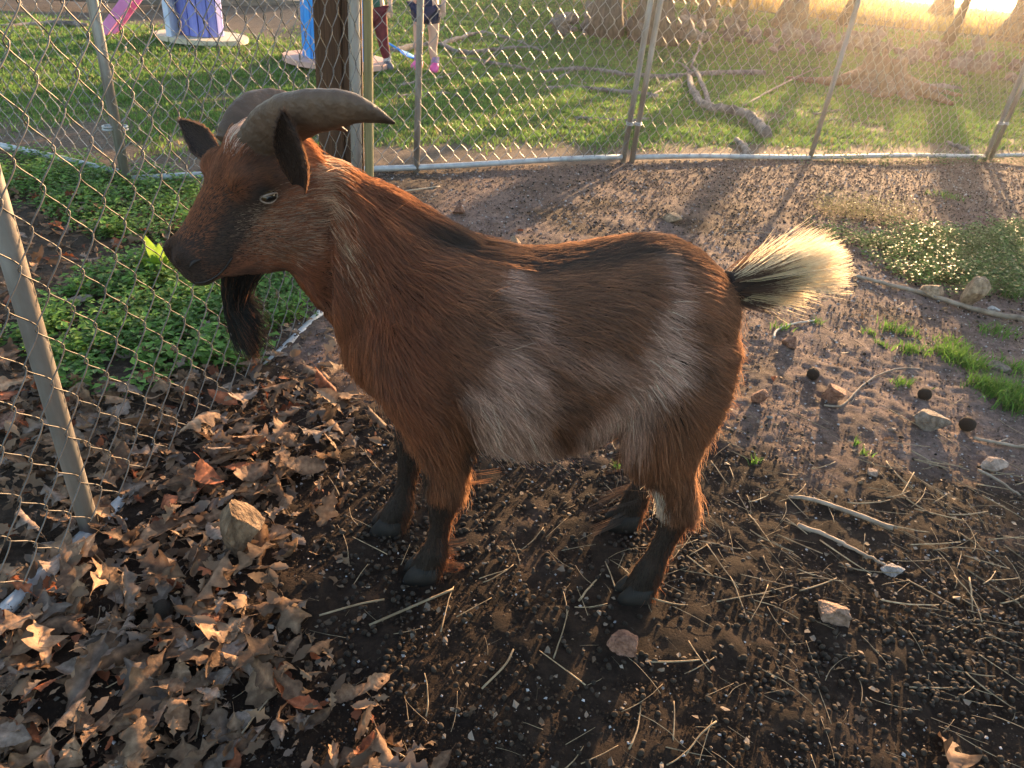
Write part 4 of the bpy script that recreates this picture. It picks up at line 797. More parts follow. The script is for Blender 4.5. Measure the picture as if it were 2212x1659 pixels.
M_green = mat('green_cotton', (0.018, 0.085, 0.062), (0.028, 0.12, 0.085), 20, 0.9, 0.2); M_maroon = mat('maroon_knit', (0.10, 0.012, 0.022), (0.15, 0.022, 0.034), 20, 0.9, 0.2)
M_navy = mat('navy_cotton', (0.010, 0.016, 0.045), (0.018, 0.026, 0.070), 20, 0.9, 0.2); M_shoeg = mat('grey_shoe', (0.06, 0.065, 0.08), (0.12, 0.125, 0.14), 20, 0.7); M_shoep = mat('pink_shoe', (0.60, 0.06, 0.22), (0.74, 0.12, 0.32), 20, 0.6)
M_sockw = mat('pale_sock', (0.45, 0.42, 0.42), (0.55, 0.52, 0.52), 20, 0.9); M_sockp = mat('purple_sock', (0.22, 0.08, 0.28), (0.42, 0.36, 0.45), 30, 0.9)
c1 = at(806, 147); child((c1[0], c1[1], c1[2]), 0.15, 0.90, J1, 'child in green T-shirt and maroon trousers, half behind the timber post', M_green, M_maroon, M_shoeg, M_sockw, False)
c2 = at(917, 152); child((c2[0], c2[1], c2[2]), -0.1, 0.98, J2, 'child in navy shorts and pink shoes, one arm held out', mat('navy_top', (0.012, 0.018, 0.05), (0.02, 0.03, 0.075), 20, 0.9), M_navy, M_shoep, M_sockp, True)
# blue toy shovel leaning on the branch
M_blue = mat('blue_plastic', (0.02, 0.22, 0.70), (0.03, 0.28, 0.80), 10, 0.35, spec=0.5)
b = at(893, 134); so = empty('toy_shovel', b+np.array([0, 0, 0.02]), 2.65); tag(so, 'bright blue plastic toy shovel on the grass by the pink shoes', 'toy shovel')
xs = np.linspace(0, 0.17, 8); V, F = loft([((x, 0, 0.015+0.05*(x/0.17)), (0, 0.055*math.sin(0.5+2.4*x/0.17)+0.01, 0), (0, 0, 0.006)) for x in xs], 12, 2.4); link('blade', mesh_np('blade', V, F, True), M_blue, so)
link('handle', MB().tube([(0.16, 0, 0.06), (0.26, 0, 0.09), (0.36, 0, 0.12)], 0.011, 8).mesh('handle', True), M_blue, so)

# ------------------------------------------------------------------ stones and husks in the pen
def on_plane(x, y): d = ray(x, y); t = -CAM_H/d[2]; return CAMP+d*t
GX0, GY0 = GO[0], GO[1]
def rock(px, py, wpx, flat, cols, label, seed, tall=1.0, rot=0.0, jag=0.35, name='stone', group='stones lying about the pen'):
    b = at(px, py); w = wpx*((b-CAMP)@FW)/FOC; me = rock_mesh(seed, flat, 4, jag)
    m = mat('stone_'+str(seed), tuple(c*0.62 for c in cols[0]), cols[1], 5, 0.92, 1.0, 14, c3=tuple(min(1, c*1.25) for c in cols[1]))
    zmin = min(v.co.z for v in me.vertices)
    o = link(name, me, m, None, (b[0], b[1], b[2]-zmin*w*tall*1.12-0.12*w*flat), (0, 0, rot), (w*1.12, w*1.12, w*1.12*tall)); return tag(o, label, 'stone', group)
TANR = ((0.20, 0.125, 0.075), (0.36, 0.25, 0.16)); REDR = ((0.19, 0.085, 0.055), (0.32, 0.165, 0.11)); GRYR = ((0.12, 0.088, 0.068), (0.24, 0.185, 0.148)); PALR = ((0.27, 0.18, 0.135), (0.38, 0.275, 0.215)); DRKR = ((0.08, 0.05, 0.035), (0.17, 0.11, 0.075))
rock(522, 1196, 112, 0.75, ((0.11, 0.068, 0.042), (0.21, 0.14, 0.088)), 'large tan stone standing upright in the leaf litter near the fence pipe', 201, 1.9, 0.4)
rock(1352, 1402, 78, 0.8, REDR, 'cracked reddish stone in front of the hind hoof', 202, 0.95, 0.2, 0.8)
rock(1798, 1338, 76, 0.72, ((0.20, 0.12, 0.08), (0.32, 0.205, 0.15)), 'pinkish tan stone among the straw, bare droppings round it', 203, 1.0, 2.0)
rock(2002, 920, 78, 0.72, GRYR, 'grey-brown block of stone between two round husks', 204, 0.95, 0.5)
rock(1795, 862, 68, 0.72, REDR, 'reddish angular stone with a husk resting behind it', 205, 0.9, 1.1)
rock(1640, 872, 38, 0.9, REDR, 'small red stone just behind the goat\'s rump, in the sun strip', 206, 1.1, 0.3)
rock(1705, 752, 42, 0.9, REDR, 'round reddish stone under the goat\'s tail', 207, 1.0, 1.3)
rock(2092, 662, 56, 0.85, TANR, 'tall pointed tan stone behind the long stick', 208, 1.4, 0.2)
rock(2012, 640, 54, 0.75, TANR, 'blunt tan stone behind the long stick, next to the pointed one', 209, 1.0, 0.9)
rock(992, 462, 36, 0.8, REDR, 'pinkish stone on the open dirt near the timber post', 210, 1.0, 0.5)
rock(1450, 478, 42, 0.62, TANR, 'tan stone on the open dirt above the goat\'s back', 211, 0.95, 2.2)
rock(1114, 542, 40, 0.9, TANR, 'pale tan stone half hidden by the goat\'s withers', 212, 1.1, 1.8)
rock(2146, 1012, 66, 0.35, PALR, 'flat pale pink slab of stone on bare dirt', 213, 1.0, 0.3)
rock(1885, 1024, 32, 0.5, PALR, 'small flat pale stone in the sun strip', 214, 0.9, 0.6)
rock(1858, 1046, 16, 0.7, TANR, 'tiny tan stone beside the small flat pale one', 215)
rock(2143, 672, 26, 0.5, ((0.45, 0.43, 0.40), (0.58, 0.56, 0.53)), 'white pebble touching the long stick', 216)
rock(2152, 800, 48, 0.55, GRYR, 'grey stone sunk among the grass tufts', 217, 0.9)
rock(28, 1492, 78, 0.85, DRKR, 'dark rounded stone in the deep leaf litter by the mesh', 218, 0.95)
rock(24, 925, 70, 0.7, REDR, 'dull red stone behind the slanted fence pipe', 219, 0.9, 0.7)
rock(1928, 1232, 56, 0.28, ((0.26, 0.21, 0.18), (0.38, 0.32, 0.285)), 'flat chalky stone among the straw stalks', 220, 0.9, 0.4)
rock(1755, 690, 14, 0.6, GRYR, 'grey pebble near the goat\'s tail', 221)
rock(1660, 905, 16, 0.6, ((0.30, 0.26, 0.22), (0.4, 0.35, 0.31)), 'whitish pebble by the small red stone', 222)
rock(1925, 930, 18, 0.5, ((0.32, 0.26, 0.21), (0.42, 0.35, 0.29)), 'cream pebble near the grey-brown block', 223)
rock(1790, 428, 24, 0.6, GRYR, 'grey pebble at the rim of the clover patch', 224)
rock(1180, 690, 30, 0.6, DRKR, 'dark stone behind the goat', 225)
M_husk = mat('gum_husk', (0.030, 0.020, 0.014), (0.075, 0.050, 0.034), 40, 0.95, 1.0, 90)
def husk(px, py, wpx, label):
    b = at(px, py); r = wpx*((b-CAMP)@FW)/FOC/2; bm = bmesh.new(); bmesh.ops.create_icosphere(bm, subdivisions=4, radius=1.0)
    for v in bm.verts:
        n_ = mnoise.noise(v.co*7.5); v.co = v.co*(1+0.09*n_+0.05*mnoise.noise(v.co*15))
    me = bpy.data.meshes.new('nut_husk'); bm.to_mesh(me); bm.free(); me.polygons.foreach_set('use_smooth', [True]*len(me.polygons))
    tag(link('nut_husk', me, M_husk, None, (b[0], b[1], b[2]+r*0.85), (px, py, 0), (r, r, r*0.95)), label, 'nut husk', 'round dark nut husks')
husk(1753, 818, 27, 'round dark husk behind the reddish angular stone'); husk(1993, 862, 28, 'round dark husk resting behind the grey-brown block'); husk(2084, 928, 32, 'biggest round dark husk on bare dirt beside the grey-brown block')
husk(2062, 606, 20, 'round dark husk behind the two stones of the long stick'); husk(355, 1330, 44, 'crumbled dark husk buried in the leaf litter')

# ------------------------------------------------------------------ sticks
M_stick = mat('grey_stick', (0.13, 0.095, 0.07), (0.30, 0.235, 0.18), 16, 0.9, 0.5, 50)
def stick(px, r0, r1, label, lift=0.004, m=None, group='sticks lying in the pen', name='stick', fork=()):
    Q = np.array([at(x, y) for x, y in px]); n = 5*len(px); P = spline(Q, n); rr = np.linspace(r0, r1, n); P[:, 2] += rr+lift; r_ = np.random.default_rng(int(px[0][0])); P += r_.normal(size=P.shape)*r0*0.18
    b = P[0].copy(); mb = MB().tube(P-b, rr, 8, True, bark_wob(int(px[0][0]), 0.12))
    for fk in fork:
        Q = np.array([at(x, y) for x, y in fk]); P2 = spline(Q, 8); P2[:, 2] += r0; mb.tube(P2-b, np.linspace(r1, r1*0.4, 8), 6)
    return tag(link(name, mb.mesh(name, True), m or M_stick, None, b), label, 'stick', group)
stick([(1838, 598), (1900, 616), (1965, 632), (2040, 655), (2120, 680), (2230, 700)], 0.0075, 0.012, 'long bare stick running past the goat\'s tail to the pen edge', fork=[[(1980, 636), (2000, 628), (2015, 622)]])
stick([(1700, 1078), (1760, 1088), (1830, 1112), (1925, 1150)], 0.0045, 0.0065, 'straight brown stick lying among the straw behind the hind hoof')
stick([(1720, 1140), (1790, 1168), (1850, 1196), (1915, 1230)], 0.006, 0.003, 'thin bent stick next to the chalky stone')
stick([(2100, 950), (2150, 962), (2230, 975)], 0.005, 0.004, 'short twig on bare dirt near the biggest husk', fork=[[(2150, 962), (2175, 950)]])
stick([(1670, 735), (1680, 715), (1720, 702), (1760, 696)], 0.004, 0.003, 'pale curled twig beside the round reddish stone', m=mat('pale_twig', (0.35, 0.30, 0.25), (0.5, 0.44, 0.38), 20, 0.85))
stick([(1780, 880), (1820, 878), (1870, 830), (1930, 802), (1990, 800)], 0.0035, 0.002, 'long pale stem arching past the reddish angular stone', m=M_stick, fork=[[(1850, 845), (1840, 870), (1815, 885)]])
stick([(2110, 1020), (2150, 1040), (2200, 1075)], 0.004, 0.003, 'crooked twig under the flat pale pink slab')
stick([(1570, 500), (1650, 505), (1730, 510)], 0.003, 0.002, 'faint thin twig on the open dirt')
stick([(818, 428), (880, 416), (950, 406)], 0.004, 0.003, 'pale thin stick lying at the foot of the timber post', m=mat('pale_twig', (0.35, 0.28, 0.2), (0.45, 0.37, 0.28), 20, 0.85))
stick([(330, 1442), (390, 1420), (470, 1398)], 0.0085, 0.007, 'rotten bark stick buried in the leaf litter', m=mat('bark_stick', (0.06, 0.04, 0.028), (0.13, 0.088, 0.06), 16, 0.95, 0.8, 60))
stick([(1895, 450), (1905, 400), (1912, 345)], 0.0035, 0.002, 'single dead stem standing at the clover patch', lift=0.0, name='dead_stem', group=None)

# ------------------------------------------------------------------ fallen leaves
def leaf_mesh(seed, kind):
    r_ = np.random.default_rng(seed); n = 19; tt = np.linspace(0, 1, n); base = np.sin(np.pi*np.clip(tt*1.02, 0, 1))**0.8
    if kind == 'oak':
        fq = r_.uniform(2.6, 4.2); am = r_.uniform(0.22, 0.44); lob = 0.66+am*np.cos(2*np.pi*(tt*fq+0.15)); wl = base*(0.27)*lob*np.interp(tt, [0, .25, .6, 1], [.5, .8, 1.15, .7])+0.010; wr = base*0.27*(0.66+am*np.cos(2*np.pi*(tt*fq+0.15+r_.uniform(-.15, .15))))*np.interp(tt, [0, .25, .6, 1], [.5, .8, 1.15, .7])+0.010
    elif kind == 'maple':
        wl = base*0.36*(0.75+0.35*np.cos(2*np.pi*(tt*2.6+0.3)))+0.01; wr = wl*r_.uniform(0.85, 1.1)
    else:
        wl = base*r_.uniform(0.18, 0.25)+0.006; wr = base*r_.uniform(0.18, 0.25)+0.006
    wl = wl*(1+0.10*r_.normal(size=n)); wr = wr*(1+0.10*r_.normal(size=n))
    if kind == 'torn': cut = r_.integers(9, 15); wl[cut:] *= 0.35; wr[cut:] *= 0.6
    fold = r_.uniform(-0.5, 0.9); bend = r_.uniform(-1.6, 2.2); tw = r_.uniform(-0.9, 0.9); curl = r_.uniform(-1.6, 1.8)
    V = []; ang = np.cumsum(np.full(n, bend/n)); X = np.cumsum(np.cos(ang-bend/2))/n; Z = np.cumsum(np.sin(ang-bend/2))/n; side = 0.05*np.cumsum(np.sin(tt*3+r_.uniform(0, 6)))/n
    for i in range(n):
        t_ = tw*(tt[i]-0.5)
        for w, s in ((wl[i], 1), (wl[i]*0.5, 1), (0, 0), (wr[i]*0.5, -1), (wr[i], -1)):
            a = fold*0.6+curl*w*1.6; y = s*w*math.cos(a); z = w*math.sin(a)+0.012*r_.normal()*(w > 0)
            y, z = y*math.cos(t_)-z*math.sin(t_), y*math.sin(t_)+z*math.cos(t_); V.append((X[i]-0.5, y+side[i], Z[i]+z))
    F = [(i*5+j, i*5+j+1, (i+1)*5+j+1, (i+1)*5+j) for i in range(n-1) for j in range(4)]
    V = np.array(V); k0 = len(V); P = np.array([(V[2, 0]-0.22, side[0]-0.02, V[2, 2]-0.02), (V[2, 0]-0.1, side[0], V[2, 2]), tuple(V[2])]); sv, sf = tube(P, 0.006, 3, False); F += [tuple(int(q)+k0 for q in f) for f in sf]; V = np.vstack([V, sv]); V[:, 2] -= np.percentile(V[:, 2], 8)
    return V, F
def leaf_mat(name, c1, c2, transl=0.22):
    m = mat(name, c1, c2, 5.5, 0.72, 0.35, 16, rand=0.38, vein=True, transl=transl, spec=0.25, c3=tuple(c*1.35 for c in c2))
    return m
M_leaves = [leaf_mat('dry_leaf_umber', (0.080, 0.043, 0.025), (0.18, 0.104, 0.060)), leaf_mat('dry_leaf_tan', (0.145, 0.082, 0.046), (0.29, 0.178, 0.105)), leaf_mat('dry_leaf_grey', (0.11, 0.075, 0.056), (0.23, 0.168, 0.13)), leaf_mat('dry_leaf_rust', (0.16, 0.045, 0.018), (0.30, 0.10, 0.045))]
kinds = ['oak']*8+['maple']*1+['plain']*5+['torn']*5; LV = [leaf_mesh(300+i, k) for i, k in enumerate(kinds)]
LM = {}
def leaf_tone(i, nv):
    """pale midrib and side veins, darker scorched rim"""
    r_ = np.random.default_rng(900+i); v = np.ones(nv); row = np.arange(95)//5; col = np.arange(95) % 5
    v[:95] = np.array([0.80, 0.98, 1.45, 0.98, 0.80])[col]*np.where((row % 3 == 0) & (col != 2), 1.18, 1.0)*r_.uniform(0.82, 1.12, 95); return np.repeat(v[:, None], 3, 1)
def leaf_data(i, mi):
    if (i, mi) not in LM:
        me = mesh_np('fallen_leaf', LV[i][0], LV[i][1], True); set_col(me, leaf_tone(i, len(LV[i][0]))); me.materials.append(M_leaves[mi]); LM[(i, mi)] = me
    return LM[(i, mi)]
def leaf_density(px, py):
    """how thick the litter lies, by where it was seen to lie: a drift along the near fence thinning towards the goat"""
    edge = np.interp(py, [380, 520, 640, 720, 850, 1000, 1150, 1300, 1450, 1560, 1700], [440, 520, 660, 720, 800, 800, 690, 660, 720, 860, 1000])
    d = sstep(90, -140, px-edge); return d
r5 = np.random.default_rng(51); X = r5.uniform(-2.3, 0.15, 60000); Y = r5.uniform(0.42, 3.1, 60000); pts = np.stack([X, Y, 0*X], 1); u_, v_ = proj(pts)
den = leaf_density(u_, v_)*np.where(v_ < 830, 0.30, 1.0)*(0.35+0.9*fbm(pts[:, :2], 4, 52)); ok = (u_ > -160) & (u_ < 2300) & (v_ < 1800) & (r5.random(len(X)) < den*0.29)
LX, LY = X[ok], Y[ok]; size = np.where(r5.random(len(LX)) < 0.17, r5.uniform(0.060, 0.100, len(LX)), r5.uniform(0.014, 0.058, len(LX)))
sx = r5.uniform(-1.0, 1.8, 90); sy = r5.uniform(0.6, 3.6, 90); sxy = np.stack([sx, sy, 0*sx], 1); LX = np.append(LX, sx); LY = np.append(LY, sy); size = np.append(size, r5.uniform(0.018, 0.05, 90))
big_x = [on_plane(600, 1330), on_plane(470, 1290), on_plane(330, 1500), on_plane(430, 1330), on_plane(80, 1350), on_plane(250, 1380), on_plane(200, 1480), on_plane(2040, 1655), on_plane(560, 1240), on_plane(360, 1270)]
LX = np.append([p[0] for p in big_x], LX); LY = np.append([p[1] for p in big_x], LY); size = np.append([0.095, 0.12, 0.13, 0.10, 0.12, 0.11, 0.12, 0.13, 0.10, 0.10], size)
px_, py_ = proj(np.stack([LX, LY, 0*LX], 1)); depth = (np.stack([LX, LY, 0*LX], 1)-CAMP)@FW; vis = (px_ > -10) & (px_ < 2220) & (py_ > 0) & (py_ < 1670); score = size/depth*vis
order = np.argsort(-score); stuffV = []; stuffF = []; nst = 0; stc = []
pal = np.array([(0.12, 0.070, 0.041), (0.20, 0.122, 0.072), (0.16, 0.115, 0.088), (0.20, 0.06, 0.025)])
TS = on_plane(522, 1190); LGRP = 'dry brown leaves drifted along the near fence'
for rank, i in enumerate(order):
    ki = int(r5.integers(0, len(kinds))) if rank > 12 else int(r5.integers(0, 9)); mi = int(r5.choice(4, p=[.40, .30, .24, .06])); mi = mi if rank > 12 or mi < 3 else 0; rot = (r5.normal()*0.30, r5.normal()*0.30, r5.uniform(0, 6.28))
    if r5.random() < 0.12: rot = (r5.uniform(-1.2, 1.2), r5.uniform(-1.2, 1.2), rot[2])
    drift = leaf_density(px_[i], py_[i]); z = gz(LX[i], LY[i])+0.003+r5.random()**1.5*0.040*drift
    if rank < 300:
        lb = {0: 'umber brown', 1: 'tan', 2: 'greyish brown', 3: 'rust red'}[mi]; kd = {'oak': 'lobed oak leaf', 'maple': 'broad leaf', 'plain': 'narrow leaf', 'torn': 'torn leaf'}[kinds[ki]]
        szw = 'large' if size[i] > 0.095 else 'small' if size[i] < 0.06 else 'middling'; dz = 'tilted up' if max(abs(rot[0]), abs(rot[1])) > 0.55 else 'lying flat'; fd = (LX[i]-FN0[0]-0.164*(LY[i]-FN0[1])); wh = 'behind the near mesh' if fd < -0.03 else 'under the near mesh' if fd < 0.06 else 'beside the tan standing stone' if np.hypot(LX[i]-TS[0], LY[i]-TS[1]) < 0.17 else 'where the drift meets the droppings' if drift < 0.6 else 'in the drift inside the pen'
        lab = '%s dry %s %s %s %s' % (szw, lb, kd, dz, wh) if drift > 0.3 else '%s dry %s %s alone on the open dirt' % (szw, lb, kd)
        tag(link('fallen_leaf', leaf_data(ki, mi), None, None, (LX[i], LY[i], z), rot, float(size[i])*1.15), lab, 'leaf', LGRP)
    else:
        V, F = LV[ki]; R_ = rotm(*rot); stuffV.append(V@R_.T*size[i]+np.array([LX[i], LY[i], z-0.004])); stuffF += [tuple(int(q)+nst for q in f) for f in F]; nst += len(V); stc.append(np.repeat(pal[mi][None]*r5.uniform(0.6, 1.4), len(V), 0))
me = mesh_np('leaf_litter', np.concatenate(stuffV), stuffF, True); set_col(me, np.concatenate(stc)); tag(link('leaf_litter', me, attr_mat('litter_leaf', 0.75, 0.2)), 'smaller crumpled dry leaves filling the drift along the near fence', 'leaf litter', kind='stuff')

# ------------------------------------------------------------------ droppings
def pellet_vf(k=7, m=5):
    V = [(0, 0, 1)]+[(math.sin(math.pi*i/m)*math.cos(2*math.pi*j/k), math.sin(math.pi*i/m)*math.sin(2*math.pi*j/k), math.cos(math.pi*i/m)) for i in range(1, m) for j in range(k)]+[(0, 0, -1)]
    F = [(0, 1+j, 1+(j+1) % k) for j in range(k)]+[q for i in range(m-2) for j in range(k) for q in ((1+i*k+j, 1+(i+1)*k+j, 1+(i+1)*k+(j+1) % k), (1+i*k+j, 1+(i+1)*k+(j+1) % k, 1+i*k+(j+1) % k))]+[(len(V)-1, 1+(m-2)*k+(j+1) % k, 1+(m-2)*k+j) for j in range(k)]
    return np.array(V, float), np.array(F)
M_pellet = mat('dropping', (0.018, 0.0125, 0.009), (0.050, 0.036, 0.026), 3, 0.82, 0.5, 9, rand=0.4, spec=0.2)
r6 = np.random.default_rng(61); X = r6.uniform(-0.75, 3.6, 90000); Y = r6.uniform(0.5, 4.9, 90000); p2 = np.stack([X, Y], 1); u_, v_ = proj(np.stack([X, Y, 0*X], 1))
cl = fbm(p2, 5.0, 62); clf = sstep(0.40, 0.66, cl)
dn = (0.26+1.0*clf)*sstep(-0.55, -0.25, X-0.12*(Y-1))*(1-leaf_density(u_, v_))*np.where(Y < 1.75, 1.0, 0.15)
dn = dn*(1-0.9*sstep(0.50, 0.75, X)*sstep(1.05, 1.35, Y)*sstep(2.6, 2.0, Y))        # bare strip behind the goat
dn = dn*(1+1.0*sstep(0.35, 0.55, X)*sstep(1.15, 0.95, Y)+0.6*sstep(0.28, 0.2, np.abs(X-0.1))*sstep(0.35, 0.2, np.abs(Y-1.35)))
ok = (u_ > -40) & (u_ < 2260) & (v_ < 1720) & (Y < back_y(X)-0.1) & (r6.random(len(X)) < dn*0.46)
X, Y, u_, v_ = X[ok], Y[ok], u_[ok], v_[ok]; R_ = r6.uniform(0.0035, 0.0056, len(X))*np.where(r6.random(len(X)) < 0.25, 0.75, 1.0); D_ = (np.stack([X, Y, 0*X], 1)-CAMP)@FW
order = np.argsort(-(R_/D_)*((u_ > 5) & (u_ < 2207) & (v_ < 1650))); zt = terrain(X, Y)+0.0015*r6.normal(size=len(X))
V0, F0 = pellet_vf(); pm = []
MARKS = [('the cracked reddish stone', 1352, 1400), ('the pinkish tan stone', 1798, 1330), ('the chalky flat stone', 1928, 1230), ('the goat\'s hind hoof', 1375, 1290), ('the goat\'s front hoof', 930, 1245), ('the longest straw stalk', 880, 1320), ('the torn leaf at the pen corner', 2060, 1640), ('the thin bent stick', 1800, 1170), ('the straight brown stick', 1830, 1112), ('the curved pale stalk', 1075, 1450), ('the leaf drift', 760, 1450)]
MXY = np.array([on_plane(a, b)[:2] for _, a, b in MARKS])
def beside(x, y):
    d = np.hypot(MXY[:, 0]-x, MXY[:, 1]-y); i = int(np.argmin(d)); k = d[i]; a = (x-MXY[i, 0], y-MXY[i, 1]); return ('touching' if k < 0.035 else 'close to' if k < 0.075 else 'a hand from' if k < 0.13 else 'far from')+' '+MARKS[i][0]
for q in range(5):
    rr = np.random.default_rng(q); V = V0*np.array([1.0, 1.0, rr.uniform(1.05, 1.35)])*(1+0.06*rr.normal(size=(len(V0), 1))); me = mesh_np('dropping', V, F0, True); me.materials.append(M_pellet); pm.append(me)
for i in order[:300]:
    tag(link('dropping', pm[int(i) % 5], None, None, (X[i], Y[i], zt[i]+0.0015+R_[i]*0.8), (math.pi/2+r6.normal()*0.3, 0, r6.uniform(0, 6.28)), float(R_[i])), 'dark round goat dropping '+beside(X[i], Y[i]), 'dropping', 'goat droppings strewn over the pen floor')
rest = order[300:]; n = len(rest); a = r6.uniform(0, 6.28, n); el = r6.uniform(1.0, 1.55, n)
V = V0[None]*R_[rest][:, None, None]; V = np.stack([V[:, :, 2]*el[:, None], V[:, :, 1], V[:, :, 0]], -1); ca, sa = np.cos(a)[:, None], np.sin(a)[:, None]
V = np.stack([V[:, :, 0]*ca-V[:, :, 1]*sa, V[:, :, 0]*sa+V[:, :, 1]*ca, V[:, :, 2]], -1)+np.stack([X[rest], Y[rest], zt[rest]+0.0015+R_[rest]*0.75], 1)[:, None]
F = (F0[None]+(np.arange(n)*len(V0))[:, None, None]).reshape(-1, 3); me = mesh_np('droppings', V.reshape(-1, 3), F, True); c = np.array([0.032, 0.0225, 0.0165])*r6.uniform(0.5, 1.7, (n, 1)); set_col(me, np.repeat(c, len(V0), 0))
tag(link('droppings', me, attr_mat('droppings_mass', 0.82, 0, 0.2)), 'countless further goat droppings trodden into the pen floor', 'droppings', kind='stuff')

# ------------------------------------------------------------------ crumbs of soil, chips and stalks
r7 = np.random.default_rng(71); n = 230000; X = r7.uniform(-0.9, 4.6, n)*1.0; Y = 0.5+5.6*r7.random(n)**2.3; u_, v_ = proj(np.stack([X, Y, 0*X], 1)); k = (u_ > -30) & (u_ < 2250) & (v_ < 1700) & (Y < back_y(X)); X, Y = X[k], Y[k]; n = len(X)
O0 = np.array([(1, 0, 0), (-1, 0, 0), (0, 1, 0), (0, -1, 0), (0, 0, 1), (0, 0, -1)], float); OF = np.array([(0, 2, 4), (2, 1, 4), (1, 3, 4), (3, 0, 4), (2, 0, 5), (1, 2, 5), (3, 1, 5), (0, 3, 5)])
rad = (0.0011+0.0034*r7.random(n)**3)*(1+0.25*np.clip(Y-1, 0, 4)); V = O0[None]*rad[:, None, None]*r7.uniform(0.5, 1.3, (n, 6, 1)); a = r7.uniform(0, 6.28, n); ca, sa = np.cos(a)[:, None], np.sin(a)[:, None]
V = np.stack([V[:, :, 0]*ca-V[:, :, 1]*sa, V[:, :, 0]*sa+V[:, :, 1]*ca, V[:, :, 2]*0.8], -1)+np.stack([X, Y, terrain(X, Y)+0.001+rad*0.25], 1)[:, None]
dry = sstep(0.9, 2.2, Y+0.3*X)[:, None]; c = (np.array([0.034, 0.0215, 0.0145])*(1-dry)+np.array([0.118, 0.080, 0.065])*dry)*r7.uniform(0.45, 1.6, (n, 1)); gr = r7.random(n) < 0.05+0.10*dry[:, 0]; c[gr] = np.array([0.34, 0.31, 0.30])*r7.uniform(0.5, 1.3, (gr.sum(), 1))
me = mesh_np('soil_crumbs', V.reshape(-1, 3), (OF[None]+(np.arange(n)*6)[:, None, None]).reshape(-1, 3)); set_col(me, np.repeat(c, 6, 0)); tag(link('soil_crumbs', me, attr_mat('crumb', 0.95, spec=0.15)), 'loose crumbs of soil and grit covering the pen floor', 'soil', kind='stuff')
n = 4200; X = r7.uniform(-0.8, 2.6, n); Y = 0.5+2.6*r7.random(n)**1.4; u_, v_ = proj(np.stack([X, Y, 0*X], 1)); k = (u_ > -30) & (u_ < 2250) & (v_ < 1700); X, Y = X[k], Y[k]; n = len(X)
sz_ = 0.0015+0.0055*r7.random(n)**2.6; ang = r7.uniform(0, 6.28, (n, 1))+np.array([[0, 1.3, 2.9, 4.3, 5.3]]); rd = sz_[:, None]*r7.uniform(0.5, 1.2, (n, 5)); V = np.stack([np.cos(ang)*rd*1.5, np.sin(ang)*rd, 0.35*sz_[:, None]*r7.normal(size=(n, 5))+0.25*sz_[:, None]], -1)
rz = r7.uniform(0, 6.28, n)[:, None]; V = np.stack([V[..., 0]*np.cos(rz)-V[..., 1]*np.sin(rz), V[..., 0]*np.sin(rz)+V[..., 1]*np.cos(rz), V[..., 2]], -1)+np.stack([X, Y, terrain(X, Y)+0.006], 1)[:, None]
me = mesh_np('leaf_chips', V.reshape(-1, 3), (np.array([(0, 1, 2), (0, 2, 3), (0, 3, 4)])[None]+(np.arange(n)*5)[:, None, None]).reshape(-1, 3)); c = np.array([(0.20, 0.145, 0.10), (0.17, 0.128, 0.098), (0.11, 0.070, 0.045), (0.22, 0.175, 0.135)])[r7.integers(0, 4, n)]*r7.uniform(0.5, 1.2, (n, 1)); set_col(me, np.repeat(c, 5, 0))
tag(link('leaf_chips', me, attr_mat('chip', 0.8, 0.15)), 'tiny flat chips of leaf and bark trodden into the soil', 'litter', kind='stuff')
M_straw = mat('straw', (0.17, 0.115, 0.066), (0.34, 0.25, 0.155), 10, 0.65, rand=0.35, spec=0.3)
def stalk_vf(rs_, L, r, k=4, bendy=0.25):
    n = 8; t = np.linspace(0, 1, n); a = np.cumsum(rs_.normal(size=n)*bendy*0.5+rs_.normal()*bendy*0.35); P = np.stack([np.cumsum(np.cos(a)), np.cumsum(np.sin(a)), 0.02*np.sin(t*3)*n], 1)/n*L; P -= P.mean(0); P[:, 2] = 0.006*np.sin(t*math.pi)*rs_.random()
    return tube(P, r*np.linspace(1, 0.6, n), k)
SM = []
for q in range(16):
    V, F = stalk_vf(np.random.default_rng(700+q), 1.0, 0.0065+0.005*(q % 3), 4, 0.03+0.06*(q % 4)); me = mesh_np('straw_stalk', V, F, True); me.materials.append(M_straw); SM.append((V, F, me))
X = r7.uniform(-0.8, 2.4, 8500); Y = r7.uniform(0.5, 3.0, 8500); u_, v_ = proj(np.stack([X, Y, 0*X], 1))
dn = 0.20+0.8*sstep(250, 60, np.abs(v_-(1150+0.12*(u_-1700))))*sstep(1250, 1500, u_)+0.30*(u_ > 1200)*(v_ > 1000); k = (u_ > -20) & (u_ < 2230) & (v_ < 1690) & (r7.random(len(X)) < dn*0.75*np.where(Y > 1.9, 0.4, 1)); X, Y, u_, v_ = X[k], Y[k], u_[k], v_[k]
Ls = 0.018+0.13*r7.random(len(X))**2.2; Dp = (np.stack([X, Y, 0*X], 1)-CAMP)@FW; order = np.argsort(-Ls/Dp); sV, sF, sn = [], [], 0
for rank, i in enumerate(order):
    q = int(r7.integers(0, 16)); aim = r7.normal(-0.45, 0.75) if u_[i] > 1400 else r7.uniform(0, 3.14); rot = (r7.normal()*0.12, r7.normal()*0.10, aim); z = gz(X[i], Y[i])+0.004+r7.random()*0.008
    if rank < 260: tag(link('straw_stalk', SM[q][2], None, None, (X[i], Y[i], z), rot, float(Ls[i])*np.array([1, 1, 1.0])), ('long' if Ls[i] > 0.1 else 'short')+' pale straw stalk '+beside(X[i], Y[i]), 'straw', 'straw stalks strewn over the pen floor')
    else: sV.append(SM[q][0]@rotm(*rot).T*Ls[i]+np.array([X[i], Y[i], z])); sF += [tuple(int(w)+sn for w in f) for f in SM[q][1]]; sn += len(SM[q][0])
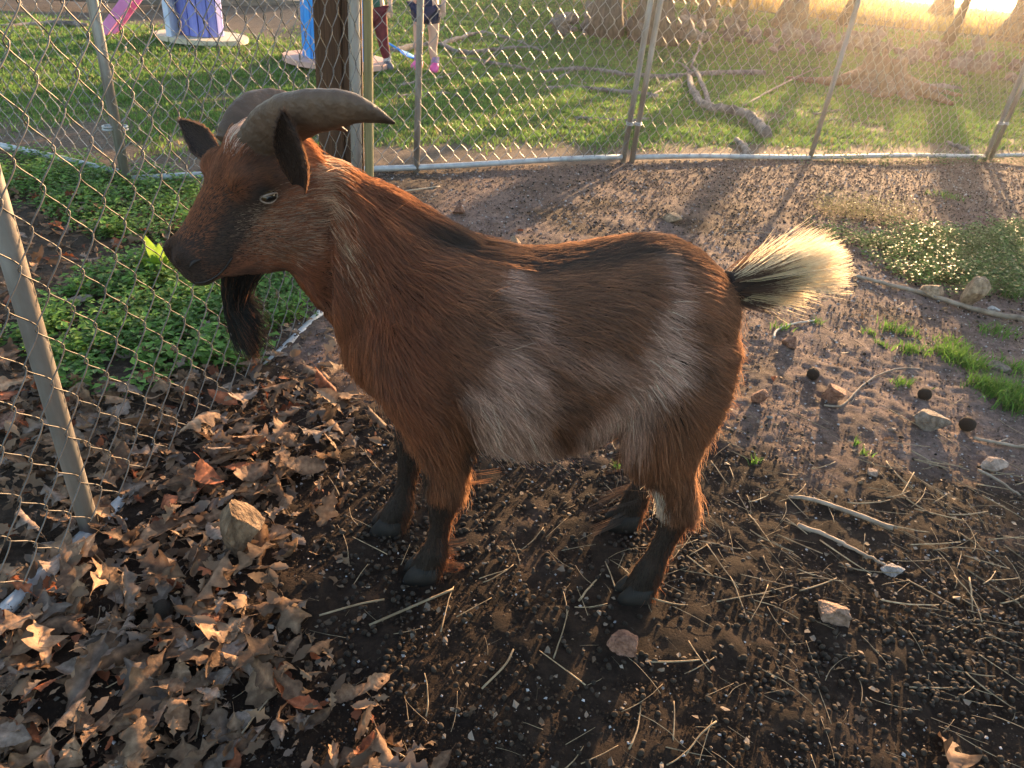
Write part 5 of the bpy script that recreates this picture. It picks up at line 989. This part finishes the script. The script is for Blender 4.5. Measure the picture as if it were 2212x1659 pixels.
tag(link('straw_bits', mesh_np('straw_bits', np.concatenate(sV), sF, True), M_straw), 'short bits of chopped straw and twig among the droppings', 'straw', kind='stuff')
for (x0, y0, x1, y1, r, lb) in ((798, 1358, 978, 1280, 0.0026, 'longest pale straw stalk, lying in front of the front hooves'), (690, 1337, 830, 1302, 0.002, 'straight straw stalk pointing from the leaves to the front hoof'), (1040, 1495, 1108, 1410, 0.002, 'curved pale stalk standing off the dark soil below the goat')):
    a, b = at(x0, y0), at(x1, y1); P = spline(np.array([a, (a+b)/2+np.array([0.012, 0.006, 0.004]), b]), 10)-a; P[:, 2] += 0.009; tag(link('straw_stalk', MB().tube(P, r, 6).mesh('straw_stalk', True), M_straw, None, a), lb, 'straw', 'straw stalks strewn over the pen floor')

# ------------------------------------------------------------------ grass, clover and weeds
def blades(name, X, Y, H, W, C, m, label, lean=0.45, seed=1, cat='grass'):
    r_ = np.random.default_rng(seed); n = len(X); a = r_.uniform(0, 6.28, n); la = r_.uniform(0, 6.28, n); z = terrain(X, Y); ln = lean*H*r_.uniform(0.1, 1.2, n)
    sx, sy = np.cos(a)*W/2, np.sin(a)*W/2; b = np.stack([X, Y, z-0.003], 1); mid = b+np.stack([np.cos(la)*ln*0.35, np.sin(la)*ln*0.35, H*0.6], 1); tip = b+np.stack([np.cos(la)*ln, np.sin(la)*ln, H], 1); sd = np.stack([sx, sy, 0*sx], 1)
    V = np.stack([b-sd, b+sd, mid+sd*0.8, mid-sd*0.8, tip], 1); F = np.array([(0, 1, 2), (0, 2, 3), (3, 2, 4)]); F = (F[None]+(np.arange(n)*5)[:, None, None]).reshape(-1, 3)
    me = mesh_np(name, V.reshape(-1, 3), F); set_col(me, np.repeat(C, 5, 0)); return tag(link(name, me, m), label, cat, kind='stuff')
M_grass = attr_mat('grass_blade', 0.55, 0.50, 0.3); M_weed = attr_mat('weed_leaf', 0.5, 0.45, 0.35)
r8 = np.random.default_rng(81); n = 900000; Yy = 3.4+10.5*r8.random(n)**1.25; Xx = r8.uniform(-1, 1, n)*(1.2+Yy*0.82); u_, v_ = proj(np.stack([Xx, Yy, 0*Xx], 1))
k = (u_ > -60) & (u_ < 2270) & (v_ > -60); Xx, Yy = Xx[k], Yy[k]; ga = grass_amount(Xx, Yy)*(1-pen_mask(Xx, Yy)); tuf = vnoise(np.stack([Xx, Yy], 1), 9, 82); k = r8.random(len(Xx)) < ga*(0.35+0.75*tuf)*0.62; Xx, Yy, tuf = Xx[k], Yy[k], tuf[k]; n = len(Xx)
gcol = np.array([0.085, 0.175, 0.040])*r8.uniform(0.6, 1.5, (n, 1))*(0.75+0.5*tuf[:, None]); yl = fbm(np.stack([Xx, Yy], 1), 1.4, 83)[:, None]; gcol = gcol*(1-0.5*yl)+np.array([0.15, 0.20, 0.045])*0.5*yl; dead = r8.random(n) < 0.10; gcol[dead] = np.array([0.24, 0.19, 0.10])*r8.uniform(0.6, 1.2, (dead.sum(), 1))
blades('lawn_grass', Xx, Yy, r8.uniform(0.014, 0.038, n)*(0.6+0.8*tuf), 0.0035+0.0011*Yy*r8.uniform(0.6, 1.2, n), gcol, M_grass, 'short green lawn grass beyond the back fence', 0.9, 84)
# clumps of taller grass inside the pen
gt = 0
for px, py, nb, hh, sp in ((1925, 712, 60, .035, .05), (1960, 722, 70, .035, .05), (1880, 722, 30, .025, .03), (1905, 745, 30, .03, .03), (1965, 760, 90, .04, .05), (2050, 768, 220, .045, .07), (2085, 790, 240, .05, .08), (2060, 745, 90, .035, .06), (2150, 720, 120, .04, .07), (2120, 840, 150, .05, .06), (2175, 850, 260, .055, .08), (2200, 880, 260, .055, .08), (2190, 800, 120, .045, .07), (1950, 833, 60, .03, .035), (1630, 1000, 14, .03, .015), (1850, 960, 16, .03, .012), (1870, 985, 14, .03, .015), (1690, 712, 40, .035, .03), (1765, 700, 24, .03, .025), (2110, 548, 60, .04, .04), (1745, 520, 40, .03, .04), (2040, 425, 90, .03, .10), (2180, 640, 60, .03, .06), (1330, 1012, 12, .03, .01)):
    b = at(px, py); r_ = np.random.default_rng(int(px)); x = r_.normal(0, sp*0.55, nb); y = r_.normal(0, sp*0.4, nb); a = r_.uniform(0, 6.28, nb); H = hh*r_.uniform(0.5, 1.2, nb); W = 0.0028+0.0010*b[1]/2; la = r_.uniform(0, 6.28, nb); ln = H*r_.uniform(0.2, 1.1, nb)
    bb = np.stack([x, y, 0*x-0.004], 1); sd = np.stack([np.cos(a)*W/2, np.sin(a)*W/2, 0*a], 1); mid = bb+np.stack([np.cos(la)*ln*.35, np.sin(la)*ln*.35, H*.62], 1); tip = bb+np.stack([np.cos(la)*ln, np.sin(la)*ln, H], 1)
    V = np.stack([bb-sd, bb+sd, mid+sd*.8, mid-sd*.8, tip], 1).reshape(-1, 3); F = (np.array([(0, 1, 2), (0, 2, 3), (3, 2, 4)])[None]+(np.arange(nb)*5)[:, None, None]).reshape(-1, 3); me = mesh_np('grass_tuft', V, F); set_col(me, np.repeat(np.array([0.085, 0.17, 0.030])*r_.uniform(0.6, 1.4, (nb, 1)), 5, 0))
    tag(link('grass_tuft', me, M_grass, None, b), ('broad' if nb > 150 else 'middling' if nb > 50 else 'sparse')+' tuft of green grass '+('by the goat\'s tail' if px < 1800 else 'near the round dark husks' if py > 825 else 'in the grassy strip past the reddish stone' if py > 690 else 'near the clover patch'), 'grass tuft', 'grass tufts in the pen')
# leafy weeds: sprigs of small paired leaves
def sprig_vf(seed, nl=9, h=0.045, ls=0.013):
    r_ = np.random.default_rng(seed); V = []; F = []; 
    for i in range(nl):
        f = (i+0.6)/nl; a = i*2.4+r_.uniform(-.4, .4); up = h*f*r_.uniform(0.7, 1.1); rad = 0.010*r_.uniform(0.3, 1.6)*(1.2-0.5*f); c = np.array([math.cos(a)*rad, math.sin(a)*rad, up]); d = np.array([math.cos(a), math.sin(a), r_.uniform(-0.2, 0.6)]); d /= np.linalg.norm(d); s = np.cross(d, (0, 0, 1)); s /= np.linalg.norm(s); L = ls*r_.uniform(0.6, 1.25); w = L*0.36; nup = np.cross(s, d); k = len(V)
        V += [c, c+d*L*.45+s*w+nup*w*.3, c+d*L*.45-s*w+nup*w*.3, c+d*L*.5-nup*w*.1, c+d*L-nup*w*.3]; F += [(k, k+3, k+1), (k, k+2, k+3), (k+1, k+3, k+4), (k+3, k+2, k+4)]
    return np.array(V), np.array(F)
def weeds(name, X, Y, scale, col, label, seed, kw={}, cat='weeds'):
    r_ = np.random.default_rng(seed); SP = [sprig_vf(seed*50+i, **kw) for i in range(8)]; V, F, C, nn = [], [], [], 0; z = terrain(X, Y)
    for i in range(len(X)):
        v, f = SP[i % 8]; a = r_.uniform(0, 6.28); ca, sa = math.cos(a), math.sin(a); q = v*scale*r_.uniform(0.6, 1.3); q = np.stack([q[:, 0]*ca-q[:, 1]*sa, q[:, 0]*sa+q[:, 1]*ca, q[:, 2]], 1)+np.array([X[i], Y[i], z[i]]); V.append(q); F.append(f+nn); nn += len(q); C.append(np.repeat(col[None]*r_.uniform(0.55, 1.5), len(q), 0)*np.repeat(r_.uniform(0.7, 1.3, (len(q)//5, 1)), 5, 0))
    me = mesh_np(name, np.concatenate(V), np.concatenate(F)); set_col(me, np.concatenate(C)); tag(link(name, me, M_weed), label, cat, kind='stuff')
r9 = np.random.default_rng(91)
def pick_px(n, poly_fn, x0, x1, y0, y1): 
    X = r9.uniform(x0, x1, n); Y = r9.uniform(y0, y1, n); u_, v_ = proj(np.stack([X, Y, 0*X], 1)); k = r9.random(n) < poly_fn(u_, v_, X, Y); return X[k], Y[k]
def chick(u, v, X, Y):
    nz = fbm(np.stack([X, Y], 1), 5, 92); a = sstep(1.05, 0.70, np.hypot((u-350)/300, (v-700)/140)+1.0*(nz-0.5))*sstep(0.36, 0.52, fbm(np.stack([X, Y], 1), 9, 93)); b = sstep(1.1, 0.7, np.hypot((u-120)/160, (v-395)/60)+0.9*(nz-.5))*0.5; c = sstep(1.1, 0.7, np.hypot((u-300)/200, (v-450)/75)+1.1*(nz-.5))*0.4; d = sstep(1.1, .7, np.hypot((u-560)/110, (v-640)/70)+.5*(nz-.5))*.8
    return np.maximum.reduce([a, b, c, d])*(X < FN0[0]+0.164*(Y-FN0[1])-0.02)
X, Y = pick_px(16000, chick, -2.6, -0.6, 1.25, 3.5); weeds('chickweed', X, Y, 1.25, np.array([0.105, 0.200, 0.034]), 'low bright green chickweed mat behind the near chain-link panel', 3, dict(nl=10, h=0.05, ls=0.017))
X, Y = pick_px(16000, lambda u, v, X, Y: clover_amount(X, Y), 1.4, 4.4, 2.7, 4.4); weeds('clover_patch', X, Y, 1.15, np.array([0.080, 0.150, 0.034]), 'low green clover patch on the sunny side of the pen', 4, dict(nl=9, h=0.045, ls=0.016))
X, Y = pick_px(3500, lambda u, v, X, Y: sstep(0.22, 0.05, np.abs(Y-back_y(X)+0.02))*sstep(1.55, 2.2, X), 1.5, 5.2, 4.8, 7.2); weeds('fence_weeds', X, Y, 1.5, np.array([0.060, 0.115, 0.028]), 'weeds growing along the foot of the back fence', 5)
X, Y = pick_px(9000, lambda u, v, X, Y: sstep(1.1, 0.6, np.hypot((u-1890)/150, (v-452)/34)), 1.6, 3.4, 3.0, 4.2); weeds('nettle_heads', X, Y, 1.25, np.array([0.26, 0.22, 0.085]), 'pale straw-coloured seed heads standing over the clover patch', 6, dict(nl=7, h=0.085, ls=0.010))
# one dock plant by the mesh
b = at(352, 592); do = empty('dock_plant', b); tag(do, 'upright dock plant with long yellow-green leaves behind the near mesh', 'plant')
M_dock = mat('dock_leaf', (0.15, 0.25, 0.03), (0.24, 0.36, 0.05), 9, 0.5, 0.3, transl=0.5)
for i, (ax_, ay_, L) in enumerate(((-0.25, 0.1, 0.15), (0.15, 0.0, 0.13), (0.05, -0.3, 0.11), (0.55, 0.2, 0.10), (-0.6, -0.2, 0.09))):
    d = np.array([ax_, ay_, 1.0]); d /= np.linalg.norm(d); s = np.cross(d, (0.1, -1, 0.1)); s /= np.linalg.norm(s); nn_ = np.cross(s, d); V = []
    for t in np.linspace(0, 1, 9):
        w = 0.020*math.sin(math.pi*(0.06+0.92*t))**0.8; c = d*L*t+nn_*0.03*t*t
        V += [c+s*w+nn_*0.006, c, c-s*w+nn_*0.006]
    F = [(j*3+q, j*3+q+1, j*3+q+4, j*3+q+3) for j in range(8) for q in range(2)]; link('leaf', mesh_np('leaf', V, F, True), M_dock, do)
# straw-coloured tall grass of the field beyond the trees
r10 = np.random.default_rng(95); n = 60000; Yy = 14.5+34*r10.random(n)**1.6; Xx = r10.uniform(-0.2, 0.95, n)*(Yy*0.85)+2; k = (Yy-0.2*Xx) > 13.2; Xx, Yy = Xx[k], Yy[k]; n = len(Xx)
blades('field_grass', Xx, Yy, r10.uniform(0.08, 0.24, n), 0.012+0.0012*Yy, np.array([0.40, 0.29, 0.11])*r10.uniform(0.6, 1.3, (n, 1)), M_grass, 'tall golden dry grass of the field behind the trees', 0.5, 96)

# ------------------------------------------------------------------ haze volume added for the golden glow towards the sun
def haze(density):
    V, F = box_vf(2600, 2600, 15.5, (0, 400, 6.0)); o = link('haze', mesh_np('haze', V, F)); m = bpy.data.materials.new('glow_haze'); m.use_nodes = True; N = m.node_tree.nodes; N.remove(N['Principled BSDF'])
    v = N.new('ShaderNodeVolumePrincipled'); v.inputs['Color'].default_value = (1.0, 0.94, 0.86, 1); v.inputs['Density'].default_value = density; v.inputs['Anisotropy'].default_value = 0.80
    m.node_tree.links.new(v.outputs[0], N['Material Output'].inputs['Volume']); o.data.materials.append(m); tag(o, 'thin added haze volume giving a golden sun glow over pen and meadow', 'haze', kind='stuff')
haze(0.0012)
